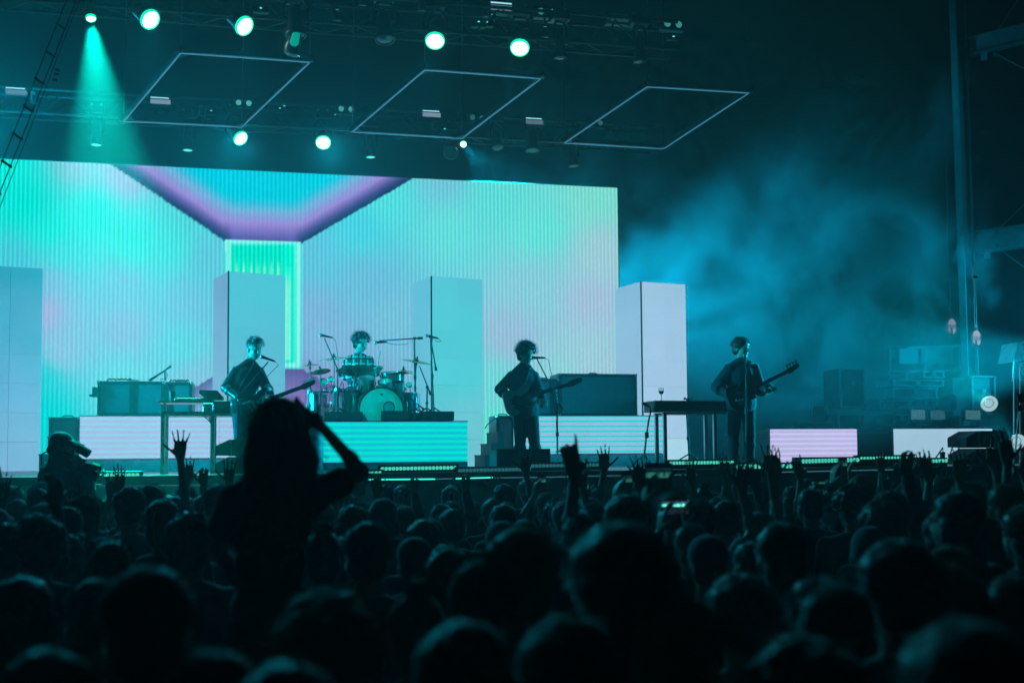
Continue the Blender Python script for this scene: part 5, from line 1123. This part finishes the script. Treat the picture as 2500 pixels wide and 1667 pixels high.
# ------------------------------------------------------------------ rope ladder on the left
def wl(px, py): return at(px, py, 10.0)
la, lb = (wl(175, -30), wl(-25, 470)); ra, rb = (wl(198, -30), wl(-3, 480))
t = thing('rope_ladder', 'thin wire ladder running slantwise down the left side of the stage', 'ladder', la)
up_ = (la - lb).normalized()
La, Lb, Ra, Rb = la + up_ * 3, lb - up_ * 5, ra + up_ * 3, rb - up_ * 5
part(t, 'rope', MB().tube([La, Lb], .005, 5), M_black, world=True); part(t, 'rope', MB().tube([Ra, Rb], .005, 5), M_black, world=True)
for k in range(-2, 12):
    y = 58 + k * 67; f = lambda x0, y0, x1, y1, yy: x0 + (x1 - x0) * (yy - y0) / (y1 - y0)
    a = wl(f(175, -30, -25, 470, y), y); b = wl(f(198, -30, -3, 480, y + 14), y + 14)
    part(t, 'rung', MB().tube([a, b], .011, 7).sph(a, .016, 7, 5).sph(b, .016, 7, 5), mat('rung_metal', (.12, .14, .15), .4, .6), True, world=True)
t = thing('steel_cable', 'single thin cable with two clips beside the wire ladder', 'cable', wl(198, 0)); a, b = wl(206, -30), wl(0, 505); d = (a - b).normalized(); part(t, 'wire', MB().tube([a + d * 3, b - d * 3], .0035, 5), M_black, world=True)
for q in ((140, 172), (138, 182), (134, 196)): part(t, 'clip', MB().box(wl(*q), (.035, .015, .02), rz=.3), M_black, world=True)
# ------------------------------------------------------------------ the woman on shoulders
M_longhair = M_hair[1]
def fig_world(label, Y0, foot_px, joints, zfoot, hairkind, mats, hf, **kw):
    return performer(Y0, foot_px, joints, label, hairkind, mats, hf, zfoot=zfoot, **kw)
YW = 4.0
wj = dict(head=(676, 1050, 0), neck=(668, 1165, .0), chest=(660, 1270, .01), pelvis=(662, 1480, .02), shl=(550, 1188, .02), shr=(774, 1183, .02), ell=(532, 1335, .0), wrl=(590, 1440, .16), elr=(884, 1152, .03), wrr=(790, 1047, .03),
    hpl=(628, 1500, .0), hpr=(700, 1500, .0), knl=(600, 1530, .38), knr=(725, 1530, .38), anl=(610, 1740, .40), anr=(715, 1740, .40))
woman, JW, OW = fig_world('long haired woman sitting on shoulders with one arm bent to her head', YW, 668, wj, 0.0, 'crop', (M_cloth[0], M_denim), V((.05, 1, .05)), hands=('relax', 'relax'), bare=True, thick=.003, k=.84, vox=.009, hk=1.02, hair_mat=M_longhair,
    hdir=(None, V((-.55, .1, .42))), thumbs=(None, V((.4, -.6, .4))))
hb = MB(); r_ = random.Random(4)
W = lambda px, py, dy: at(px, py, YW + dy) - OW
for i in range(15):
    f = i / 14; x0 = 625 + 110 * f; x1 = 612 + 148 * f; x2 = 575 + 185 * f
    d0 = -.02 - .075 * math.sin(f * PI); ylen = 1300 + 50 * math.sin(f * 9 + 1) + r_.uniform(-15, 25)
    hb.cap(W(x0, 1035, d0), W(x1, 1120, d0 - .02), .030, .028, 8); hb.cap(W(x1, 1120, d0 - .02), W(x2 * .5 + x1 * .5, ylen, d0 - .03), .028, .014, 8)
hb.sph(W(680, 1035, -.015), (.098, .115, .098), 14, 10)
hm = remesh(hb, .009, 3, 'long_hair', M_longhair)
mb = MB(); mb.v = [tuple(v.co) for v in hm.vertices]; mb.f = [tuple(p.vertices) for p in hm.polygons]
for i in range(1500):
    v = hm.vertices[r_.randrange(len(hm.vertices))]; n = v.normal; t_ = (n * r_.uniform(.2, 1.0) + V((0, 0, -1)) + V((r_.uniform(-.4, .4), r_.uniform(-.4, .4), 0))).normalized(); sd = t_.orthogonal().normalized() * .0012; p = v.co; l = r_.uniform(.02, .085); e = p + t_ * l + n * .006
    mb.add([p - sd, p + sd, e + sd, e - sd], [(0, 1, 2, 3)])
part(woman, 'long_hair', mb, M_longhair, True)

# ------------------------------------------------------------------ camera operator in the pit
YO = 11.4; zpit = .55
t = thing('pit_platform', 'low platform in the pit under the camera operator', 'platform', V((gx(160, YO), YO, 0))); part(t, 'deck', MB().box((0, 0, zpit - .03), (1.6, 1.0, .06)), M_black)
for a_ in (-.7, .7):
    for b2 in (-.4, .4): part(t, 'leg', MB().box((a_, b2, (zpit - .062) / 2), (.06, .06, zpit - .064)), M_steel)
oj = dict(head=(152, 1092, 0), neck=(143, 1130, 0), chest=(143, 1175, 0), pelvis=(150, 1260, 0), shl=(112, 1150, .08), shr=(178, 1152, -.08), ell=(122, 1200, .12), wrl=(205, 1172, .08), elr=(212, 1195, -.12), wrr=(200, 1160, -.14),
    hpl=(142, 1265, .05), hpr=(158, 1265, -.05), knl=(145, 1365, .05), knr=(165, 1365, -.05), anl=(145, 1440, .05), anr=(165, 1440, -.05))
op, JO, OO = fig_world('camera operator in a cap standing in the pit with a camera on the shoulder', YO, 150, oj, zpit + .0, 'cap', (M_cloth[0], M_cloth[0]), V((.95, -.15, -.25)), hands=('grip', 'grip'), hup=(0, 0, 1), thick=.02)
Q = lambda px, py, dy=0: at(px, py, YO + dy)
t = thing('video_camera', 'shoulder video camera with a tube viewfinder and a big lens carried by the operator', 'video camera', Q(190, 1150))
part(t, 'body', MB().bar(Q(120, 1123, -.1), Q(205, 1140, -.1), .13, .16), M_black, world=True)
part(t, 'lens', MB().tube([Q(190, 1138, -.12), Q(222, 1146, -.12), Q(224, 1146, -.12), Q(240, 1151, -.12)], [.05, .06, .075, .078], 16), M_black, True, world=True)
part(t, 'lens_hood', MB().tube([Q(226, 1147, -.12), Q(242, 1152, -.12)], [.085, .1], 4), M_black, world=True)
part(t, 'viewfinder', MB().tube([Q(162, 1075, -.05), Q(188, 1093, -.08), Q(190, 1092, -.08), Q(217, 1108, -.1)], [.03, .03, .045, .045], 10), M_black, True, world=True)
part(t, 'handle', MB().tube([Q(150, 1118, -.1), Q(160, 1104, -.1), Q(196, 1118, -.1), Q(200, 1134, -.1)], .016, 7), M_black, world=True)
part(t, 'cable', MB().tube([Q(114, 1102, .05), Q(102, 1108, .05), Q(101, 1125, .05), Q(105, 1150, .05)], .008, 5), M_black, world=True)
t = thing('headset', 'headset with a cable on the camera operator', 'headset', Q(150, 1085)); part(t, 'ear_cup', MB().sph(Q(121, 1098, -.05), (.03, .03, .04), 10, 8), M_black, True, world=True); part(t, 'band', MB().tube([Q(121, 1094, -.05), Q(122, 1075, -.05), Q(140, 1060, -.02)], .01, 6), M_black, world=True)

# ------------------------------------------------------------------ the crowd
ARM = {}
def arms(key):
    J = STAND()
    if key == 'down': h = ('relax', 'relax'); hd = None; th = None
    up = lambda s, dx=0, dz=0: {('el' + s): (( -1 if s == 'l' else 1) * (.25 + dx), .06, 1.60 + dz * .3), ('wr' + s): ((-1 if s == 'l' else 1) * (.20 + dx), .10, 1.86 + dz)}
    hd = [None, None]; th = [None, None]; h = ['relax', 'relax']
    if key == 'right_up': J.update(up('r')); h[1] = 'open'; th[1] = V((-1, 0, 0)); hd[1] = V((0, .1, 1))
    if key == 'left_up': J.update(up('l')); h[0] = 'open'; th[0] = V((1, 0, 0)); hd[0] = V((0, .1, 1))
    if key == 'both_up': J.update(up('l', .1)); J.update(up('r', .1)); h = ['open', 'open']; th = [V((1, 0, 0)), V((-1, 0, 0))]; hd = [V((-.2, .1, 1)), V((.2, .1, 1))]
    if key == 'horns': J.update(up('r', -.02, .1)); h[1] = 'five'; th[1] = V((-1, 0, 0)); hd[1] = V((0, .05, 1))
    if key == 'fist': J.update(up('r', -.02)); h[1] = 'fist'; th[1] = V((-1, 0, 0)); hd[1] = V((0, .1, 1))
    if key == 'point': J.update(up('l', .0)); h[0] = 'point'; th[0] = V((1, 0, 0)); hd[0] = V((-.1, .2, 1))
    if key == 'phone': J.update(ell=(-.22, .22, 1.50), elr=(.22, .22, 1.50), wrl=(-.075, .34, 1.70), wrr=(.075, .34, 1.70)); h = ['grip', 'grip']; th = [V((.2, -1, .2)), V((-.2, -1, .2))]; hd = [V((.15, 0, 1)), V((-.15, 0, 1))]
    return bodyparts(J, .0095 if key != 'down' else .014, M_skin, M_cloth[0], M_denim, M_shoe, long_sleeve=key in ('down', 'fist'), hands=h, hdir=hd, thumbs=th)
AK = ['down', 'right_up', 'left_up', 'both_up', 'horns', 'fist', 'point', 'phone']
for k_ in AK: ARM[k_] = arms(k_)
HAIR = {}
for i, k_ in enumerate(['crop', 'short', 'curly', 'long', 'ponytail', 'bun', 'cap', 'beanie', 'quiff', 'hood', 'shaved']):
    HAIR[k_] = hair_mesh(k_, 1.0, m=M_hair[0], vox=.011, seed=i, fuzz=0 if k_ in ('cap', 'beanie', 'hood') else 1300)
HW = dict(crop='close cropped', short='short haired', curly='curly haired', long='long haired', ponytail='pony tailed', bun='bun wearing', cap='cap wearing', beanie='beanie wearing', quiff='tousle haired', hood='hooded', shaved='shaven headed')
AWD = dict(down='with arms down', right_up='raising the right hand', left_up='raising the left hand', both_up='raising both hands', horns='raising a spread hand', fist='raising a fist', point='pointing upward', phone='holding a phone up')
REG = [(180, 'at the far left edge'), (420, 'below the lavender riser'), (600, 'left of the woman on shoulders'), (790, 'under the woman on shoulders'), (1000, 'below the drum kit'), (1180, 'below the turquoise column'), (1400, 'below the curly guitarist'), (1600, 'below the amplifier cabinet'), (1780, 'below the stage keyboard'), (1960, 'below the bass player'), (2180, 'below the violet riser'), (2350, 'below the white riser'), (9999, 'at the far right edge')]
rc = random.Random(21); crowd = []
def add_person(px, z, top_h, arm='down', hair='short', rot=None, note=None, cloth=None, hcol=None):
    """px: pixel column, z: distance along the view, top_h: height of the top of the head above the ground"""
    u = (px - 1250) / FPX; d = CAMR @ V((u, SHIFT * 2500 / FPX + (833.5 - 1106) / FPX, -1)); p = V((d.x * z, d.y * z, 0))
    s = top_h / 1.765
    rz = (rot if rot is not None else rc.uniform(-.35, .35)) - R(YAW) * .4
    hm_ = rc.choice([0, 0, 1, 1, 2]) if hcol is None else hcol; cl = rc.choice([0, 0, 1, 2, 3]) if cloth is None else cloth
    mats = {'shirt': M_cloth[cl], 'hair': M_hair[hm_] if hair not in ('cap', 'beanie', 'hood') else M_cloth[cl if hair == 'hood' else rc.choice([0, 1, 2])]}
    t = person('', ARM[arm], HAIR[hair], p, rz, s, group='crowd in front of the stage', mats=mats)
    crowd.append(dict(o=t, px=px, z=z, hair=hair, arm=arm, cl=cl, note=note)); return t
def by_head(px, ytop, width, **k):
    z = FPX * .178 / width; zt = CAMH - (ytop - 1106) * z / FPX; return add_person(px, z, zt, **k)
# heads close to the camera, laid out as in the photograph: column, top of head, width
near = [(1385, 1518, 262, 'crop'), (1130, 1540, 235, 'short'), (1640, 1470, 225, 'crop'), (1905, 1288, 128, 'crop'), (1270, 1312, 168, 'short'), (1172, 1378, 172, 'quiff'), (1510, 1306, 215, 'short'), (365, 1388, 222, 'crop'),
    (165, 1232, 80, 'crop'), (208, 1205, 72, 'short'), (60, 1400, 150, 'long'), (900, 1285, 110, 'short'), (1085, 1330, 88, 'crop'), (1415, 1258, 95, 'long'), (2185, 1345, 170, 'short'), (2335, 1210, 105, 'long'), (2450, 1195, 78, 'crop'), (2475, 1225, 75, 'short'),
    (2120, 1300, 95, 'beanie'), (2465, 1420, 150, 'crop'), (2350, 1560, 300, 'short'), (1960, 1610, 240, 'curly'), (120, 1600, 240, 'short'), (520, 1590, 250, 'crop'), (800, 1480, 200, 'curly'), (1725, 1310, 110, 'cap'), (2300, 1420, 160, 'curly'),
    (240, 1420, 140, 'short'), (2030, 1440, 180, 'quiff'), (700, 1640, 270, 'short'), (1015, 1450, 150, 'bun'), (1800, 1420, 150, 'short'), (470, 1262, 100, 'curly'), (400, 1215, 85, 'ponytail'), (320, 1190, 68, 'short'), (1930, 1555, 190, 'ponytail')]
for px, yt, w, hk_ in near: by_head(px, yt, w, hair=hk_, arm='down')
# carrier of the woman
carrier = add_person(668, 3.95, 1.62, hair='short', rot=0); crowd[-1]['note'] = 'person carrying the long haired woman on the shoulders'
# raised hands, by the pixel of the hand and the distance
def by_hand(px, py, z, arm, hair='short', **k):
    zt = CAMH - (py - 1106) * z / FPX         # height of the hand centre
    hh = {'phone': 1.80, 'horns': 2.03, 'fist': 1.92}.get(arm, 1.94); s = zt / hh
    s = min(max(s, .88), 1.12)
    off = {'right_up': -.2, 'horns': -.18, 'fist': -.18, 'left_up': .2, 'point': .2, 'both_up': .0, 'phone': 0}.get(arm, 0)
    # choose the distance so that the hand shows at py with this scale
    if abs(py - 1106) > 6: pass
    add_person(px + off * s * FPX / z, z, 1.765 * s, arm=arm, hair=hair, **k); return s
for a_ in [(432, 1088, 7.6, 'horns', 'short', dict(rot=0)), (280, 1165, 8.0, 'right_up', 'short', {}), (262, 1180, 8.6, 'left_up', 'crop', {}), (20, 1185, 7.5, 'left_up', 'long', {}), (60, 1215, 6.5, 'both_up', 'short', {}), (115, 1200, 5.2, 'fist', 'short', {}), (925, 1180, 8.0, 'left_up', 'crop', {}), (950, 1200, 9, 'right_up', 'short', {}),
    (1150, 1185, 9.0, 'fist', 'short', {}), (1206, 1180, 9.5, 'right_up', 'crop', {}), (1415, 1125, 5.0, 'point', 'short', dict(rot=.2)), (1478, 1125, 8.5, 'left_up', 'quiff', {}), (1700, 1165, 6.2, 'both_up', 'curly', dict(rot=0)), (1775, 1165, 9, 'left_up', 'short', {}), (1806, 1172, 8.6, 'fist', 'crop', {}), (1845, 1168, 7, 'right_up', 'short', {}), (1880, 1135, 7.2, 'horns', 'short', {}),
    (1905, 1140, 7.6, 'left_up', 'crop', {}), (1962, 1150, 8.4, 'point', 'bun', {}), (2240, 1150, 6.5, 'fist', 'short', {}), (2360, 1150, 6.4, 'left_up', 'crop', {}), (2395, 1150, 7.0, 'both_up', 'long', {}), (2440, 1120, 6.6, 'right_up', 'short', {}), (2478, 1105, 6.2, 'left_up', 'curly', {}), (2340, 1190, 8, 'right_up', 'short', {}), (1770, 1200, 9.5, 'both_up', 'short', {}), (2170, 1190, 9.0, 'left_up', 'quiff', {}), (1010, 1190, 9.2, 'fist', 'short', {}), (560, 1150, 8.5, 'right_up', 'ponytail', {})]:
    by_hand(*a_[:5], **a_[5])
# phones
M_phone = mat('phone_shell', (.015, .015, .018), .25); 
def phone_mat(name, s):
    m = bpy.data.materials.new(name); m.use_nodes = True; global N, L, nt
    nt = m.node_tree; N = nt.nodes; L = nt.links; b = N['Principled BSDF']; b.inputs['Base Color'].default_value = (.01, .01, .01, 1); tc_ = nd('ShaderNodeTexCoord'); s_p = nd('ShaderNodeSeparateXYZ'); L.new(tc_.outputs['Generated'], s_p.inputs[0])
    g1_ = nd('ShaderNodeValToRGB'); L.new(s_p.outputs['Z'], g1_.inputs[0]); g1_.color_ramp.interpolation = 'CONSTANT'; e = g1_.color_ramp.elements; e[0].color = (.005, .01, .015, 1); e[1].position = .5; e[1].color = (.01, .03, .04, 1)
    for p_, c_ in ((.58, (.12, .9, .65, 1)), (.74, (.02, .05, .1, 1)), (.8, (.04, .2, .3, 1)), (.86, (.005, .01, .02, 1))): q = e.new(p_); q.color = c_
    nz2 = nd('ShaderNodeTexNoise'); nz2.inputs['Scale'].default_value = 9; L.new(tc_.outputs['Generated'], nz2.inputs['Vector']); rr_ = nd('ShaderNodeValToRGB'); rr_.color_ramp.elements[0].position = .4; rr_.color_ramp.elements[1].position = .56; L.new(nz2.outputs['Fac'], rr_.inputs[0])
    mm = nd('ShaderNodeMix', data_type='RGBA', blend_type='MULTIPLY'); mm.inputs['Factor'].default_value = .8; L.new(g1_.outputs[0], mm.inputs['A']); L.new(rr_.outputs[0], mm.inputs['B']); L.new(mm.outputs['Result'], b.inputs['Emission Color']); b.inputs['Emission Strength'].default_value = s; return m
PHS = [phone_mat('phone_picture', .22), phone_mat('phone_picture_bright', 2.2)]
def phone(px, py, z, label, w=.075, h=.15, bright=0, hair='short', holder=True):
    u = (px - 1250) / FPX; d = CAMR @ V((u, SHIFT * 2500 / FPX + (833.5 - py) / FPX, -1)); p = V((0, 0, CAMH)) + d * z
    t = thing('phone', label, 'phone', p, R(-YAW) * .6, 'phones held up in the crowd')
    part(t, 'shell', MB().box((0, .006, 0), (w, .009, h), bev=.004), M_phone); part(t, 'screen', MB().box((0, -.0005, 0), (w * .92, .002, h * .94)), PHS[bright])
    part(t, 'camera_lens', MB().lathe([(.005, 0), (.005, .003), (.001, .003)], Matrix.Translation((w * .3, .011, h * .4)) @ Matrix.Rotation(R(-90), 4, 'X'), 10), M_black)
    if holder:
        s = (p.z - .04) / 1.80; s = min(max(s, .86), 1.12); q = V((p.x, p.y, 0)); fd = V((math.sin(R(YAW)) * .6, 1, 0)).normalized(); q -= fd * .345 * s
        pp = proj((q.x, q.y, 2.05)); add_person(pp[0], zc((q.x, q.y, 2.05)), 1.765 * s, arm='phone', hair=hair, rot=0, note='%s person holding up the %s' % (HW[hair], ' '.join(label.split()[:9])))
phone(1530, 1180, 7.2, 'upright phone with a dim picture below the amplifier cabinets', hair='short'); phone(1608, 1172, 6.2, 'large dark tablet with a small green stage picture', .16, .2, hair='quiff'); phone(1648, 1238, 5.6, 'bright blurred phone picture below the tablet', .15, .075, 1, hair='crop'); phone(148, 1205, 7.5, 'phone with a green picture near the camera operator', .13, .075, 0, hair='short')
phone(1323, 1180, 9.2, 'small dark phone below the curly haired guitarist', hair='crop'); phone(1427, 1195, 8.6, 'narrow phone edge beside the pointing hand', hair='short'); phone(2058, 1140, 8.6, 'phone held up below the violet riser', hair='short'); phone(2243, 1140, 8.2, 'dark phone held before the white riser', hair='crop'); phone(2000, 1182, 9.0, 'dark wide phone between the bass player and the violet riser', .14, .075, hair='short')
t = thing('action_camera_pole', 'small action camera on a thin pole at the right edge', 'camera pole', at(2474, 1146, 6.5)); part(t, 'pole', MB().tube([at(2470, 1190, 6.5), at(2488, 1003, 6.5)], .006, 6), M_steel, world=True); part(t, 'camera', MB().box(at(2490, 972, 6.5), (.05, .03, .06), bev=.005), M_black, world=True); part(t, 'mount', MB().box(at(2488, 996, 6.5), (.035, .03, .04), bev=.004), M_black, world=True)
# the mass between: rows across the pit, skipping the places already taken
taken = [(c['px'], c['z']) for c in crowd]
z = 10.6; row = 0
kinds = ['short'] * 5 + ['crop'] * 3 + ['quiff'] * 4 + ['long'] * 4 + ['ponytail', 'curly', 'cap', 'ponytail', 'bun', 'curly', 'curly', 'cap', 'beanie', 'shaved', 'hood']
while z > 2.7:
    step = .455 * FPX / z; px = -60 + (row % 2) * step / 2
    while px < 2600:
        q = px + rc.uniform(-.22, .22) * step; zz = z + rc.uniform(-.13, .13)
        if all(math.hypot((q - a) * zz / FPX, (zz - b) * .9) > .36 for a, b in taken) and not (560 < q < 790 and zz < 4.4) and not (zz < 3.6 and rc.random() < .25):
            h = min(1.86, max(1.56, rc.gauss(1.71, .065))); lim = {True: 1.70}.get(zz < 4.5); h = min(h, lim) if lim else h
            add_person(q, zz, h, hair=rc.choice(kinds), arm=rc.choice(['down'] * (4 if q > 1150 else 8) + ['fist', 'right_up', 'left_up']) if 7.0 < zz < 10 and rc.random() < .8 else 'down'); taken.append((q, zz))
        px += step
    z -= .52; row += 1
# labels: hair, arms, shirt and place; what still repeats gets its place in line
CW = ['black', 'navy', 'grey', 'pale']
from collections import defaultdict
bag = defaultdict(list)
for c in crowd:
    reg = next(r for lim, r in REG if c['px'] < lim)
    dist = 'nearest' if c['z'] < 3.3 else 'foreground' if c['z'] < 5 else 'mid crowd' if c['z'] < 7.5 else 'near stage'
    lab = c['note'] or '%s person %s, %s, %s' % (HW[c['hair']], AWD[c['arm']], reg, dist)
    c['lab'] = lab; bag[lab].append(c)
for lab, cs in bag.items():
    if len(cs) == 1: cs[0]['o']['label'] = lab; continue
    cs.sort(key=lambda c: c['px']); sub = defaultdict(list)
    for i, c in enumerate(cs):
        o_ = ['leftmost', 'second from left', 'third from left', 'fourth from left', 'fifth from left'][min(i, 4)] if i < len(cs) - 1 or len(cs) > 5 else 'rightmost'
        c['o']['label'] = o_ + ' ' + lab.replace(' with arms down', '')
print('crowd', len(crowd))
